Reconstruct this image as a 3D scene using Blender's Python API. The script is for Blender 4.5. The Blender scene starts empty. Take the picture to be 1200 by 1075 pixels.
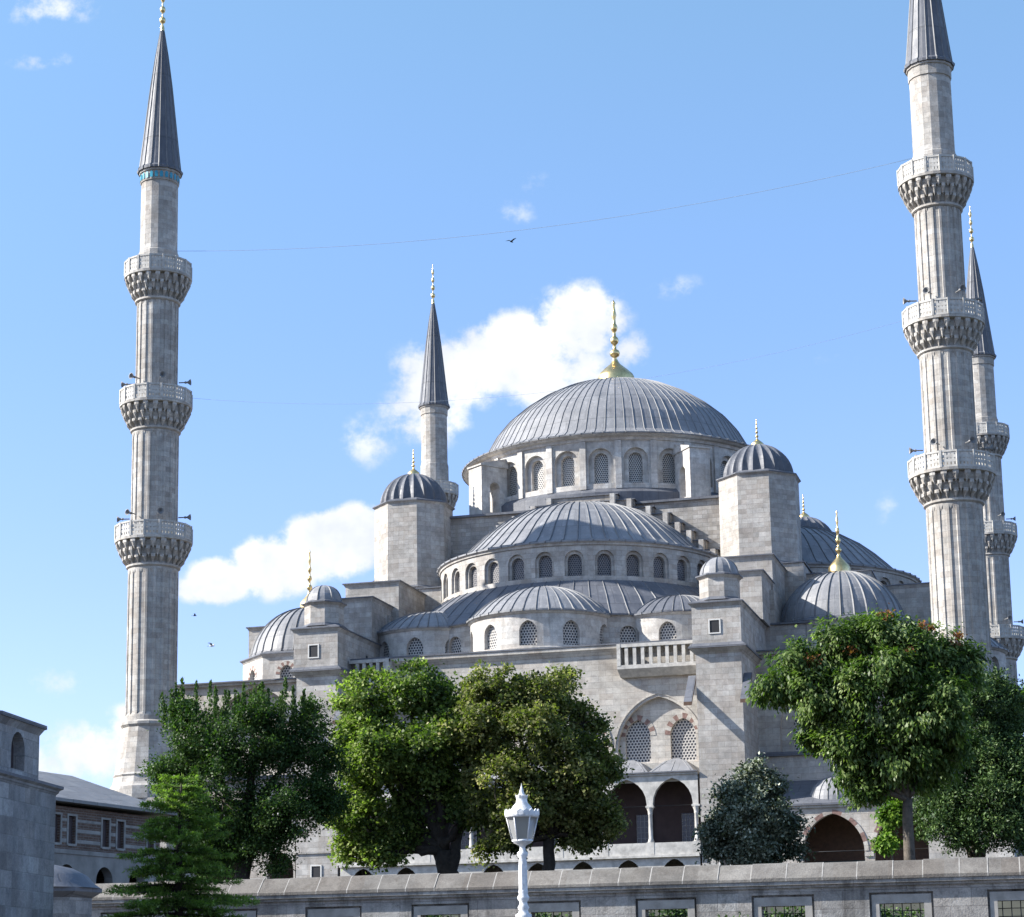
import bpy, math, random
import numpy as np
from mathutils import Vector, Matrix
random.seed(7); rng = np.random.default_rng(7)
S = bpy.context.scene
COL = S.collection
PI = math.pi; R = math.radians
sin, cos = math.sin, math.cos

# ------------------------------------------------------------------ materials
def newmat(name):
    m = bpy.data.materials.new(name); m.use_nodes = True
    nt = m.node_tree; nt.nodes.clear()
    out = nt.nodes.new('ShaderNodeOutputMaterial'); b = nt.nodes.new('ShaderNodeBsdfPrincipled')
    nt.links.new(b.outputs[0], out.inputs[0]); return m, nt, b
def N(nt, t, **k):
    n = nt.nodes.new(t)
    for a, v in k.items(): setattr(n, a, v)
    return n
def L(nt, a, b): nt.links.new(a, b)
def noise(nt, vec, scale, detail=4, rough=.6, stretch=None):
    if stretch:
        mp = N(nt, 'ShaderNodeMapping'); mp.inputs['Scale'].default_value = stretch; L(nt, vec, mp.inputs[0]); vec = mp.outputs[0]
    n = N(nt, 'ShaderNodeTexNoise'); n.inputs['Scale'].default_value = scale
    n.inputs['Detail'].default_value = detail; n.inputs['Roughness'].default_value = rough
    L(nt, vec, n.inputs['Vector']); return n.outputs['Fac']
def ramp(nt, fac, stops):
    r = N(nt, 'ShaderNodeValToRGB'); e = r.color_ramp.elements
    while len(e) < len(stops): e.new(.5)
    for i, (p, c) in enumerate(stops):
        e[i].position = p; e[i].color = (*c, 1) if not isinstance(c, (int, float)) else (c, c, c, 1)
    L(nt, fac, r.inputs[0]); return r.outputs[0]
def mixc(nt, a, b, fac, mode='MIX'):
    m = N(nt, 'ShaderNodeMix', data_type='RGBA', blend_type=mode)
    for sock, v in ((m.inputs[0], fac), (m.inputs[6], a), (m.inputs[7], b)):
        if isinstance(v, bpy.types.NodeSocket): L(nt, v, sock)
        else: sock.default_value = v if isinstance(v, (int, float)) else (*v, 1)
    return m.outputs[2]
def math_(nt, op, a, b=None, c=None, clamp=False):
    m = N(nt, 'ShaderNodeMath', operation=op, use_clamp=clamp)
    for i, v in enumerate((a, b, c)):
        if v is None: continue
        if isinstance(v, bpy.types.NodeSocket): L(nt, v, m.inputs[i])
        else: m.inputs[i].default_value = v
    return m.outputs[0]
def bump(nt, b, h, s=.3, d=.02):
    n = N(nt, 'ShaderNodeBump'); n.inputs['Strength'].default_value = s; n.inputs['Distance'].default_value = d
    L(nt, h, n.inputs['Height']); L(nt, n.outputs[0], b.inputs['Normal'])

def stone(name, c1, c2, mortar, bw=.95, bh=.42, dirt=(.30,.27,.23), dirtamt=.6, ms=.014, streak=.5):
    m, nt, b = newmat(name)
    uv = N(nt, 'ShaderNodeUVMap').outputs[0]; pos = N(nt, 'ShaderNodeNewGeometry').outputs['Position']
    br = N(nt, 'ShaderNodeTexBrick'); L(nt, uv, br.inputs['Vector'])
    for k, v in (('Scale', 1), ('Brick Width', bw), ('Row Height', bh), ('Mortar Size', ms), ('Mortar Smooth', .3), ('Bias', 0)): br.inputs[k].default_value = v
    br.inputs['Color1'].default_value = (*c1, 1); br.inputs['Color2'].default_value = (*c2, 1); br.inputs['Mortar'].default_value = (*mortar, 1)
    # second, coarser tone so that some blocks stand out as repairs
    br2 = N(nt, 'ShaderNodeTexBrick'); L(nt, uv, br2.inputs['Vector'])
    for k, v in (('Scale', 1), ('Brick Width', bw), ('Row Height', bh), ('Mortar Size', 0.0), ('Bias', -.35)): br2.inputs[k].default_value = v
    br2.offset_frequency = 2; br2.inputs['Color1'].default_value = (0,0,0,1); br2.inputs['Color2'].default_value = (1,1,1,1)
    br2.squash = 1.0
    rep = ramp(nt, br2.outputs[0], [(0.5, 0), (.85, 1)])
    col = mixc(nt, br.outputs[0], tuple(min(1, x*1.28) for x in c1), math_(nt, 'MULTIPLY', rep, .8))
    br3 = N(nt, 'ShaderNodeTexBrick'); mp3 = N(nt, 'ShaderNodeMapping'); mp3.inputs['Location'].default_value = (bw*7.5, bh*12, 0); L(nt, uv, mp3.inputs[0]); L(nt, mp3.outputs[0], br3.inputs['Vector'])
    for k, v in (('Scale', 1), ('Brick Width', bw), ('Row Height', bh), ('Mortar Size', 0.0), ('Bias', -.2)): br3.inputs[k].default_value = v
    br3.inputs['Color1'].default_value = (1,1,1,1); br3.inputs['Color2'].default_value = (.80,.735,.69,1)
    col = mixc(nt, col, br3.outputs[0], .8, 'MULTIPLY')
    n1 = noise(nt, pos, .35, 6, .65)
    col = mixc(nt, col, (.66,.65,.64), ramp(nt, n1, [(.38, 0), (.66, .9)]), 'MULTIPLY')
    n5 = noise(nt, pos, 1.6, 6, .7)
    col = mixc(nt, col, (.76,.76,.77), ramp(nt, n5, [(.42, 0), (.62, 1)]), 'MULTIPLY')
    n2 = noise(nt, pos, 1.0, 6, .65, (1.7, 1.7, .10))
    col = mixc(nt, col, dirt, math_(nt, 'MULTIPLY', ramp(nt, n2, [(.52, 0), (.74, 1)]), streak))
    n3 = noise(nt, pos, 3.5, 5, .7)
    col = mixc(nt, col, dirt, math_(nt, 'MULTIPLY', ramp(nt, n3, [(.5, 0), (.75, 1)]), dirtamt*.6))
    n4 = noise(nt, pos, 22, 3, .6)
    col = mixc(nt, col, (.82,.82,.82), ramp(nt, n4, [(.4, 0), (.65, 1)]), 'MULTIPLY')
    L(nt, col, b.inputs['Base Color']); b.inputs['Roughness'].default_value = .9
    b.inputs['Specular IOR Level'].default_value = .25
    h = math_(nt, 'ADD', math_(nt, 'MULTIPLY', br.outputs['Fac'], -1), math_(nt, 'MULTIPLY', n4, .8))
    bump(nt, b, h, .5, .03); return m
def plain(name, c, rough=.6, metal=0, var=.3, scale=3, spec=.5, c2=None, bmp=0):
    m, nt, b = newmat(name); pos = N(nt, 'ShaderNodeNewGeometry').outputs['Position']
    n = noise(nt, pos, scale, 5, .6)
    col = mixc(nt, c, c2 or tuple(x*(1-var) for x in c), ramp(nt, n, [(.35, 0), (.68, 1)]))
    L(nt, col, b.inputs['Base Color']); b.inputs['Roughness'].default_value = rough
    b.inputs['Metallic'].default_value = metal; b.inputs['Specular IOR Level'].default_value = spec
    if bmp: bump(nt, b, noise(nt, pos, scale*4, 4), bmp, .03)
    return m
def lead(name, c, c2, white=.7):
    m, nt, b = newmat(name); pos = N(nt, 'ShaderNodeNewGeometry').outputs['Position']
    uv = N(nt, 'ShaderNodeUVMap').outputs[0]
    n = noise(nt, pos, .8, 6, .65)
    col = mixc(nt, c, c2, ramp(nt, n, [(.3, 0), (.7, 1)]))
    n2 = noise(nt, pos, 2.2, 5, .7, (1, 1, .35))
    col = mixc(nt, col, (.36,.36,.37), math_(nt, 'MULTIPLY', ramp(nt, n2, [(.55, 0), (.75, 1)]), white))
    # lapped sheets: horizontal joints
    br = N(nt, 'ShaderNodeTexBrick'); L(nt, uv, br.inputs['Vector'])
    for k, v in (('Scale', 1), ('Brick Width', 1.4), ('Row Height', 1.9), ('Mortar Size', .035), ('Mortar Smooth', .4)): br.inputs[k].default_value = v
    br.inputs['Color1'].default_value = (1,1,1,1); br.inputs['Color2'].default_value = (.80,.80,.82,1); br.inputs['Mortar'].default_value = (.6,.6,.6,1)
    col = mixc(nt, col, br.outputs[0], .8, 'MULTIPLY')
    L(nt, col, b.inputs['Base Color']); b.inputs['Metallic'].default_value = .0
    L(nt, ramp(nt, n2, [(.3, .42), (.7, .62)]), b.inputs['Roughness'])
    b.inputs['Specular IOR Level'].default_value = .32
    bump(nt, b, math_(nt, 'ADD', noise(nt, pos, 3, 4), math_(nt, 'MULTIPLY', br.outputs['Fac'], -.6)), .35, .05); return m
def lattice(name, pitch=.3, hole=.30, frame=(.50,.48,.44), dark=(.018,.02,.028), var=False):
    m, nt, b = newmat(name)
    uv = N(nt, 'ShaderNodeUVMap').outputs[0]
    def cell(off):
        mp = N(nt, 'ShaderNodeMapping'); mp.inputs['Scale'].default_value = (1/pitch, 1/(pitch*1.732), 1); mp.inputs['Location'].default_value = (off, off, 0)
        L(nt, uv, mp.inputs[0])
        fr = N(nt, 'ShaderNodeVectorMath', operation='FRACTION'); L(nt, mp.outputs[0], fr.inputs[0])
        sb = N(nt, 'ShaderNodeVectorMath', operation='SUBTRACT'); L(nt, fr.outputs[0], sb.inputs[0]); sb.inputs[1].default_value = (.5, .5, 0)
        ml = N(nt, 'ShaderNodeVectorMath', operation='MULTIPLY'); L(nt, sb.outputs[0], ml.inputs[0]); ml.inputs[1].default_value = (1, 1.732, 0)
        ln = N(nt, 'ShaderNodeVectorMath', operation='LENGTH'); L(nt, ml.outputs[0], ln.inputs[0]); return ln.outputs['Value']
    d = math_(nt, 'MINIMUM', cell(0), cell(.5))
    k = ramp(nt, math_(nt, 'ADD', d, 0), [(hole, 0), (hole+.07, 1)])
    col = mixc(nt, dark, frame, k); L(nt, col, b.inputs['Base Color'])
    b.inputs['Roughness'].default_value = .45; bump(nt, b, k, .8, .05); return m
def leafmat(name, cols, trans=.35, rough=.5):
    m = bpy.data.materials.new(name); m.use_nodes = True; nt = m.node_tree; nt.nodes.clear()
    out = N(nt, 'ShaderNodeOutputMaterial'); b = N(nt, 'ShaderNodeBsdfPrincipled'); t = N(nt, 'ShaderNodeBsdfTranslucent')
    at = N(nt, 'ShaderNodeAttribute', attribute_name='tone')
    k = len(cols)
    col = ramp(nt, at.outputs['Fac'], [(i/(k-1), c) for i, c in enumerate(cols)])
    L(nt, col, b.inputs['Base Color']); b.inputs['Roughness'].default_value = rough; b.inputs['Specular IOR Level'].default_value = .2
    L(nt, mixc(nt, col, (.9, 1.25, .35), 1.0, 'MULTIPLY'), t.inputs['Color'])
    mx = N(nt, 'ShaderNodeMixShader'); mx.inputs[0].default_value = trans
    L(nt, b.outputs[0], mx.inputs[1]); L(nt, t.outputs[0], mx.inputs[2]); L(nt, mx.outputs[0], out.inputs[0]); return m

M = {}
M['stone'] = stone('ashlar_stone', (.59,.565,.525), (.43,.415,.385), (.33,.315,.29), ms=.011, dirtamt=.8, streak=.65)
M['grey'] = stone('weathered_grey_stone', (.49,.47,.44), (.32,.31,.29), (.22,.21,.2), .85, .38, dirtamt=1.0, streak=.8, ms=.014)
M['facade'] = stone('facade_stone', (.63,.595,.535), (.51,.485,.435), (.37,.35,.32), 1.1, .46, dirtamt=.5, streak=.45, ms=.012)
M['drum'] = stone('pale_drum_stone', (.70,.68,.635), (.60,.58,.545), (.52,.505,.48), 1.2, .5, (.26,.245,.22), .7, .008, .7)
M['minaret'] = stone('minaret_stone', (.60,.575,.53), (.44,.425,.395), (.31,.30,.28), .8, .42, dirtamt=.8, streak=.6, ms=.008)
M['parapet'] = plain('pierced_marble', (.50,.48,.44), .8, var=.35, scale=3)
M['marble'] = plain('pale_marble', (.50,.48,.44), .7, var=.4, scale=2.2, bmp=.2)
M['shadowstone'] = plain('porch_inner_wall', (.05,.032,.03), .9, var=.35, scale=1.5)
M['brownwood'] = plain('brown_timber', (.11,.06,.035), .7, var=.4, scale=4)
M['greendoor'] = plain('green_timber', (.02,.05,.045), .6, var=.3)
M['bluedark'] = plain('dark_blue_glazing', (.012,.014,.03), .2, var=.2)
M['black'] = plain('dark_opening', (.008,.008,.01), .6, var=.1)
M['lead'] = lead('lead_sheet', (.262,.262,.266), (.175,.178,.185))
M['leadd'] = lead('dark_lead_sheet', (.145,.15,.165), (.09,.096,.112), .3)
M['oldroof'] = lead('brownish_lead_roof', (.27,.26,.25), (.19,.18,.17), .5)
M['seam'] = plain('lead_seam', (.145,.148,.155), .6, var=.4, scale=2)
M['gold'] = plain('gilded_metal', (.85,.64,.30), .32, 1.0, var=.3, scale=4)
M['palegold'] = plain('pale_gilded_metal', (.80,.62,.30), .35, .95, var=.2, scale=4)
M['lat'] = lattice('pierced_window_lattice', .21, .31); M['latbig'] = lattice('pierced_window_lattice_wide', .25, .30, (.42,.40,.37))
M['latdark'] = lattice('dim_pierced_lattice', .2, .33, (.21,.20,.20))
M['tile'] = plain('turquoise_tile', (.03,.30,.42), .3, var=.4, scale=8)
M['red'] = plain('red_voussoir_stone', (.24,.15,.125), .9, var=.5, scale=5)
M['white'] = plain('white_paint', (.72,.72,.71), .45, var=.35, scale=14, bmp=.15)
M['frame'] = plain('white_stone_frame', (.60,.585,.55), .7, var=.15)
M['speaker'] = plain('grey_loudspeaker', (.20,.20,.20), .5, var=.3)
M['iron'] = plain('black_iron', (.015,.015,.016), .5, var=.3)
M['cable'] = plain('steel_cable', (.32,.38,.46), .5)
M['bird'] = plain('bird_feathers', (.02,.02,.025), .7); M['gull'] = plain('gull_feathers', (.55,.55,.55), .7)
M['bark'] = plain('tree_bark', (.12,.10,.078), .95, var=.55, scale=5, bmp=.8)
M['barkd'] = plain('dark_bark', (.045,.036,.028), .95, var=.5, scale=6, bmp=.8)
M['wallst'] = stone('boundary_wall_stone', (.47,.46,.435), (.33,.325,.31), (.26,.25,.24), 1.15, .5, (.07,.065,.06), 1.3, .010, 1.0)
M['coping'] = stone('lichened_coping_stone', (.25,.225,.20), (.20,.18,.16), (.34,.32,.29), 1.35, 3.0, (.085,.07,.06), .9, .03, .5)
M['bluestone'] = stone('blue_grey_stone', (.50,.50,.49), (.29,.29,.285), (.35,.35,.34), .62, .36, (.10,.105,.12), .9, .012, .35)
M['brickw'] = stone('striped_brick', (.22,.145,.11), (.17,.115,.09), (.27,.23,.2), .3, .09, (.1,.07,.06), .5, .02, .4)
M['band'] = plain('stone_band', (.33,.315,.29), .9, var=.35, scale=3)
M['brownpane'] = plain('boarded_window', (.075,.055,.055), .6, var=.3)
M['rendered'] = plain('old_render', (.32,.30,.275), .95, var=.4, scale=1.2)
M['ground'] = plain('dry_ground', (.045,.045,.028), 1, var=.5, scale=.6)
M['road'] = plain('asphalt', (.055,.055,.055), .9, var=.3, scale=2)
M['glass'] = None
def mk_glass():
    m, nt, b = newmat('frosted_lamp_glass'); b.inputs['Base Color'].default_value = (.42,.42,.40,1)
    b.inputs['Roughness'].default_value = .35; b.inputs['Transmission Weight'].default_value = .55; b.inputs['IOR'].default_value = 1.2; return m
M['glass'] = mk_glass()

# ------------------------------------------------------------------ mesh builder
TR = [Matrix.Identity(4)]
WO = {}
class MB:
    def __init__(s): s.v = []; s.f = []; s.uv = []; s.mi = []; s.sm = []
    def face(s, pts, uv=None, mi=0, sm=False):
        P = [TR[-1] @ Vector(p) for p in pts]
        if uv is None:
            n = Vector((0,0,0))
            for i in range(len(P)):
                a, b = P[i], P[(i+1) % len(P)]; n += a.cross(b)
            if n.length < 1e-12: return
            n.normalize()
            if abs(n.z) > .75: uv = [(p.x, p.y) for p in P]
            else:
                t = Vector((-n.y, n.x, 0)); t.normalize(); uv = [(p.dot(t), p.z) for p in P]
        i0 = len(s.v); s.v += [tuple(p) for p in P]; s.f.append(tuple(range(i0, i0+len(P)))); s.uv += uv; s.mi.append(mi); s.sm.append(sm)
    def quad(s, a, b, c, d, uv=None, mi=0, sm=False): s.face([a, b, c, d], uv, mi, sm)
    def box(s, x0, x1, y0, y1, z0, z1, mi=0, skip=''):
        if x0 > x1: x0, x1 = x1, x0
        if 'f' not in skip: s.quad((x0,y0,z0),(x1,y0,z0),(x1,y0,z1),(x0,y0,z1), mi=mi)
        if 'k' not in skip: s.quad((x1,y1,z0),(x0,y1,z0),(x0,y1,z1),(x1,y1,z1), mi=mi)
        s.quad((x1,y0,z0),(x1,y1,z0),(x1,y1,z1),(x1,y0,z1), mi=mi)
        s.quad((x0,y1,z0),(x0,y0,z0),(x0,y0,z1),(x0,y1,z1), mi=mi)
        if 't' not in skip: s.quad((x0,y0,z1),(x1,y0,z1),(x1,y1,z1),(x0,y1,z1), mi=mi)
        if 'b' not in skip: s.quad((x0,y1,z0),(x1,y1,z0),(x1,y0,z0),(x0,y0,z0), mi=mi)
    def frus(s, p0, z0, p1, z1, mi=0, top=True, bot=True):
        n = len(p0)
        for i in range(n):
            j = (i+1) % n
            s.quad((*p0[i], z0), (*p0[j], z0), (*p1[j], z1), (*p1[i], z1), mi=mi)
        if top: s.face([(*p, z1) for p in p1], mi=mi)
        if bot: s.face([(*p, z0) for p in p0][::-1], mi=mi)
    def lathe(s, prof, c=(0,0), n=24, a0=0, a1=2*PI, rm=None, mi=0, sm=True, rref=None):
        full = abs(a1-a0-2*PI) < 1e-6
        for i in range(n):
            t0 = a0+(a1-a0)*i/n; t1 = a0+(a1-a0)*(i+1)/n
            for k in range(len(prof)-1):
                (r0, z0), (r1, z1) = prof[k], prof[k+1]
                m0 = rm(t0, z0) if rm else 1; m1 = rm(t1, z0) if rm else 1; m2 = rm(t1, z1) if rm else 1; m3 = rm(t0, z1) if rm else 1
                rr = rref or max(r0, r1)
                p = [(c[0]+r0*m0*cos(t0), c[1]+r0*m0*sin(t0), z0), (c[0]+r0*m1*cos(t1), c[1]+r0*m1*sin(t1), z0),
                     (c[0]+r1*m2*cos(t1), c[1]+r1*m2*sin(t1), z1), (c[0]+r1*m3*cos(t0), c[1]+r1*m3*sin(t0), z1)]
                u = [(t0*rr, z0), (t1*rr, z0), (t1*rr, z1), (t0*rr, z1)]
                if r1 < 1e-5: p = p[:3]; u = u[:3]
                elif r0 < 1e-5: p = [p[0], p[2], p[3]]; u = [u[0], u[2], u[3]]
                s.face(p, u, mi, sm)
    def tube(s, pts, rad, n=6, mi=0, sm=True):
        pts = [Vector(p) for p in pts]; rings = []
        for i, p in enumerate(pts):
            d = (pts[min(i+1, len(pts)-1)]-pts[max(i-1, 0)]).normalized()
            a = d.cross(Vector((0,0,1)) if abs(d.z) < .9 else Vector((1,0,0))).normalized(); b = d.cross(a)
            r = rad[i] if isinstance(rad, (list, tuple)) else rad
            rings.append([p+(a*cos(2*PI*k/n)+b*sin(2*PI*k/n))*r for k in range(n)])
        for i in range(len(rings)-1):
            for k in range(n):
                j = (k+1) % n
                s.face([rings[i][k], rings[i][j], rings[i+1][j], rings[i+1][k]], [(k*.1, i), (k*.1+.1, i), (k*.1+.1, i+1), (k*.1, i+1)], mi, sm)
        s.face(rings[0][::-1], mi=mi); s.face(rings[-1], mi=mi)
    def build(s, name, mats, parent=None, origin=None, label=None):
        me = bpy.data.meshes.new(name)
        v = np.array(s.v, dtype=float)
        if origin is None: origin = Vector((float((v[:,0].min()+v[:,0].max())/2), float((v[:,1].min()+v[:,1].max())/2), float(v[:,2].min())))
        origin = Vector(origin)
        v = v-np.array(origin)
        # weld
        key = {}; idx = []; nv = []
        for p in np.round(v, 4).tolist():
            t = tuple(p)
            if t not in key: key[t] = len(nv); nv.append(t)
            idx.append(key[t])
        faces = []; uvs = []; mi = []; sm = []; q = 0
        for f, m_, s_ in zip(s.f, s.mi, s.sm):
            g = [idx[i] for i in f]; u = s.uv[q:q+len(f)]; q += len(f)
            h = []; hu = []
            for a, b in zip(g, u):
                if a in h: continue
                h.append(a); hu.append(b)
            if len(h) < 3: continue
            faces.append(h); uvs += hu; mi.append(m_); sm.append(s_)
        me.from_pydata(nv, [], faces)
        ul = me.uv_layers.new(name='UVMap'); ul.data.foreach_set('uv', np.array(uvs, dtype=np.float32).ravel())
        me.polygons.foreach_set('material_index', mi); me.polygons.foreach_set('use_smooth', sm)
        for m in (mats if isinstance(mats, (list, tuple)) else [mats]): me.materials.append(M[m] if isinstance(m, str) else m)
        me.update()
        return link(name, me, parent, origin, label)
def link(name, me, parent, origin, label=None):
    o = bpy.data.objects.new(name, me); COL.objects.link(o)
    WO[o.name] = Vector(origin)
    if parent: o.parent = parent; o.location = Vector(origin)-WO[parent.name]
    else: o.location = origin
    if label: o['label'] = label
    return o
def thing(name, label, cat, loc, group=None):
    o = link(name, None, None, loc); tag(o, label, cat, group); return o
def tag(o, label, cat, group=None):
    o['label'] = label; o['category'] = cat
    if group: o['group'] = group
    return o
def struct(o): o['kind'] = 'structure'; return o
def copy_tree(o, parent=None, delta=Vector((0,0,0))):
    c = o.copy(); COL.objects.link(c); WO[c.name] = WO[o.name]+delta
    if parent: c.parent = parent
    else: c.location = o.location+delta
    for ch in [x for x in bpy.data.objects if x.parent == o]: copy_tree(ch, c, delta)
    return c

def ngon(c, r, n, rot=0): return [(c[0]+r*cos(rot+2*PI*i/n), c[1]+r*sin(rot+2*PI*i/n)) for i in range(n)]
def rect(x0, x1, y0, y1): return [(x0,y0),(x1,y0),(x1,y1),(x0,y1)]
def arch_pts(c, w, zp, kind='p', n=6):
    h = w/2
    if kind == 'q': return [(c-h, zp), (c+h, zp)]
    if kind == 'r': return [(c-h*cos(PI*i/(2*n)), zp+h*sin(PI*i/(2*n))) for i in range(2*n+1)]
    Rr = w*(.64 if kind == 'p' else .8); a = math.acos((Rr-h)/Rr); l = []
    for i in range(n+1):
        t = a*i/n; l.append((c-h+Rr-Rr*cos(t), zp+Rr*sin(t)))
    return l+[(2*c-x, z) for x, z in l[-2::-1]]
def flat(y): return lambda s, z, d: (s, y+d, z)
def cyl(c, r): return lambda s, z, d: (c[0]+(r-d)*cos(s/r), c[1]+(r-d)*sin(s/r), z)
def line(p, q):
    p = Vector(p); q = Vector(q); t = (q-p).normalized(); nin = Vector((-t.y, t.x))
    return lambda s, z, d: (p.x+t.x*s+nin.x*d, p.y+t.y*s+nin.y*d, z)
def wall(W, f, s0, s1, z0, z1, ops=(), step=1.0, d=0, mi=0):
    """wall face with arched openings; returns list of (MB) window panels"""
    out = []
    def q(a, b, za0, za1, zb1=None, zb0=None):
        zb1 = za1 if zb1 is None else zb1; zb0 = za0 if zb0 is None else zb0
        W.quad(f(a, za0, d), f(b, zb0, d), f(b, zb1, d), f(a, za1, d), [(a, za0), (b, zb0), (b, zb1), (a, za1)], mi)
    def strip(a, b):
        n = max(1, int(math.ceil((b-a)/step)))
        for i in range(n): q(a+(b-a)*i/n, a+(b-a)*(i+1)/n, z0, z1)
    cur = s0
    for o in sorted(ops, key=lambda o: o['c']):
        c, w, zs = o['c'], o['w'], o['zs']; ap = arch_pts(c, w, o['zp'], o.get('k', 'p'), o.get('n', 5)); dep = o.get('dep', .35)
        a, b = c-w/2, c+w/2
        if a > cur+1e-6: strip(cur, a)
        for (xa, za), (xb, zb) in zip(ap, ap[1:]):
            if zs > z0+1e-6: q(xa, xb, z0, zs)
            q(xa, xb, za, z1, z1, zb)
        # reveals
        e = d+dep
        def rv(p, r_):
            W.quad(f(p[0], p[1], d), f(r_[0], r_[1], d), f(r_[0], r_[1], e), f(p[0], p[1], e), [(p[0], p[1]), (r_[0], r_[1]), (r_[0]+dep, r_[1]), (p[0]+dep, p[1])], o.get('rmi', mi))
        out_l = [(a, zs)]+ap+[(b, zs)]
        for p, r_ in zip(out_l, out_l[1:]): rv(p, r_)
        if zs > z0+1e-6 or o.get('sill'):
            for (xa, _), (xb, _) in zip(ap, ap[1:]): rv((xb, zs), (xa, zs))
        if 'inner' in o:
            top = max(z for _, z in ap)+.05
            out += wall(W, f, a-.05, b+.05, zs-.02, top, [o['inner']], step, e, mi)
        elif o.get('panel', True):
            P = MB()
            for (xa, za), (xb, zb) in zip(ap, ap[1:]):
                P.quad(f(xa, zs, e), f(xb, zs, e), f(xb, zb, e), f(xa, za, e), [(xa-c, zs), (xb-c, zs), (xb-c, zb), (xa-c, za)])
            out.append(P)
        cur = b
    if cur < s1-1e-6: strip(cur, s1)
    return out
def wins(panels, mat, parent, name='window'):
    for P in panels: P.build(name, mat, parent)
def capprof(r, h, z0, m=12, lip=.12):
    Rs = (r*r+h*h)/(2*h); a = math.asin(min(1, r/Rs)); a = PI-a if h > r else a
    pr = [(r+lip, z0-.12), (r+lip, z0+.02)]
    for i in range(m+1):
        t = a*(1-i/m); pr.append((Rs*sin(t) if i < m else 0, z0+.06+Rs*cos(t)-(Rs-h)))
    return pr
def dome(W, c, prof, gores, a0=0, a1=2*PI, seam=.1, seamh=.09, kind='seam', rref=None):
    """leaded dome: real raised seams (material 1) or melon gores"""
    rb = max(r for r, _ in prof)
    ds = seam/rb/2
    for g in range(gores):
        t0 = a0+(a1-a0)*g/gores; t1 = a0+(a1-a0)*(g+1)/gores
        if kind == 'seam': A = [(t0-ds, 0), (t0, 1), (t0+ds, 0), ((t0+t1)/2, 0), (t1-ds, 0)]
        else:
            A = [(t0, 1)]+[(t0+(t1-t0)*k/6, 1-sin(PI*k/6)**.8) for k in range(1, 6)]+[(t1, 1)]
        for (ta, ha), (tb, hb) in zip(A, A[1:]):
            mi = 1 if (kind == 'seam' and (ha or hb)) else 0
            for k in range(len(prof)-1):
                (r0, z0), (r1, z1) = prof[k], prof[k+1]
                def pt(r, z, t, h):
                    if kind == 'seam': rr = r+h*seamh*min(1, r/1.0)*.9; zz = z+h*seamh*.6*min(1, r)
                    else: rr = r*(1-.105*(1-h)) ; zz = z
                    return (c[0]+rr*cos(t), c[1]+rr*sin(t), zz)
                R0 = rref or rb
                uv = [(ta*R0, k*.9), (tb*R0, k*.9), (tb*R0, k*.9+.9), (ta*R0, k*.9+.9)]
                p = [pt(r0, z0, ta, ha), pt(r0, z0, tb, hb), pt(r1, z1, tb, hb), pt(r1, z1, ta, ha)]
                if r1 < 1e-5: p = p[:3]; uv = uv[:3]
                W.face(p, uv, mi, False)
def finial(parent, c, z, h, mat='gold', w=1.0, bell=True):
    F = MB(); k = h
    pr = []
    if bell:
        pr = [(w, z-.05), (w*1.02, z+.08*k), (w*.92, z+.12*k), (w*.62, z+.18*k), (w*.3, z+.24*k), (w*.2, z+.27*k)]
        y = .27
    else: pr = [(w*.35, z-.05), (w*.3, z+.06*k)]; y = .06
    knobs = [.30, .25, .2, .15] if bell else [.5, .45, .36, .3]
    for i, kr in enumerate(knobs):
        dz = (.93-y)/4.4; zc = y+dz*(.65+i)
        pr += [(w*.10, z+(zc-dz*.33)*k), (w*kr*.8, z+(zc-dz*.2)*k), (w*kr, z+zc*k), (w*kr*.8, z+(zc+dz*.2)*k), (w*.10, z+(zc+dz*.33)*k)]
    pr += [(w*.07, z+.93*k), (w*.12, z+.955*k), (w*.05, z+.98*k), (0, z+k)]
    F.lathe(pr, c, 16, rm=(lambda t, zz: 1+.05*cos(8*t) if zz < z+.2*k else 1) if bell else None)
    return F.build('finial', mat, parent)
def edge_cap(W, x0, x1, y0, y1, z, out=.22, h=.3, mi_s=0, mi_l=1, hip=.35):
    """stone cornice with projecting lead cap and low hipped lead roof above a box"""
    W.frus(rect(x0, x1, y0, y1), z-h, rect(x0-out, x1+out, y0-out, y1+out), z, mi_s, top=False)
    o = out+.07
    W.box(x0-o, x1+o, y0-o, y1+o, z, z+.10, mi_l)
    w = min(x1-x0, y1-y0)/2
    if hip: W.frus(rect(x0-o+.02, x1+o-.02, y0-o+.02, y1+o-.02), z+.10, rect(x0+w*.8, x1-w*.8, y0+w*.8, y1-w*.8), z+.10+hip, mi_l, bot=False)

GZ = 7.0
# ================================================================== MOSQUE
mosque = thing('mosque', 'huge grey stone mosque with cascading lead domes and gold finials behind the trees', 'mosque', (0, 38, GZ))
DC = (0, 38.1)
# --- main drum
def ang_ops(r, angs, w, zs, zp, dep=.3, inner=None, k='r'):
    o = []
    for a in angs:
        d = dict(c=R(a)*r, w=w, zs=zs, zp=zp, dep=dep, k=k)
        if inner: d['inner'] = dict(c=R(a)*r, w=inner[0], zs=inner[1], zp=inner[2], dep=inner[3], k=k)
        o.append(d)
    return o
W = MB(); r = 14.2
a_all = [-83.7+12.857*i for i in range(-7, 21)]
P = wall(W, cyl(DC, r), R(-180.0)*r, R(180.0)*r, 43.7, 48.1, ang_ops(r, [(a+180) % 360-180 for a in a_all], 2.25, 44.2, 46.35, .38, (1.3, 44.2, 46.45, .35)), .8)
W.lathe([(14.2, 48.1), (14.35, 48.15), (14.45, 48.4), (14.75, 48.45), (14.95, 48.62)], DC, 84, sm=False)
W.lathe([(14.75, 42.2), (14.75, 43.3), (14.2, 43.75)], DC, 84, sm=False, mi=1)
drum = W.build('drum', ['drum', 'leadd'], mosque)
wins(P, 'lat', drum)
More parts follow.
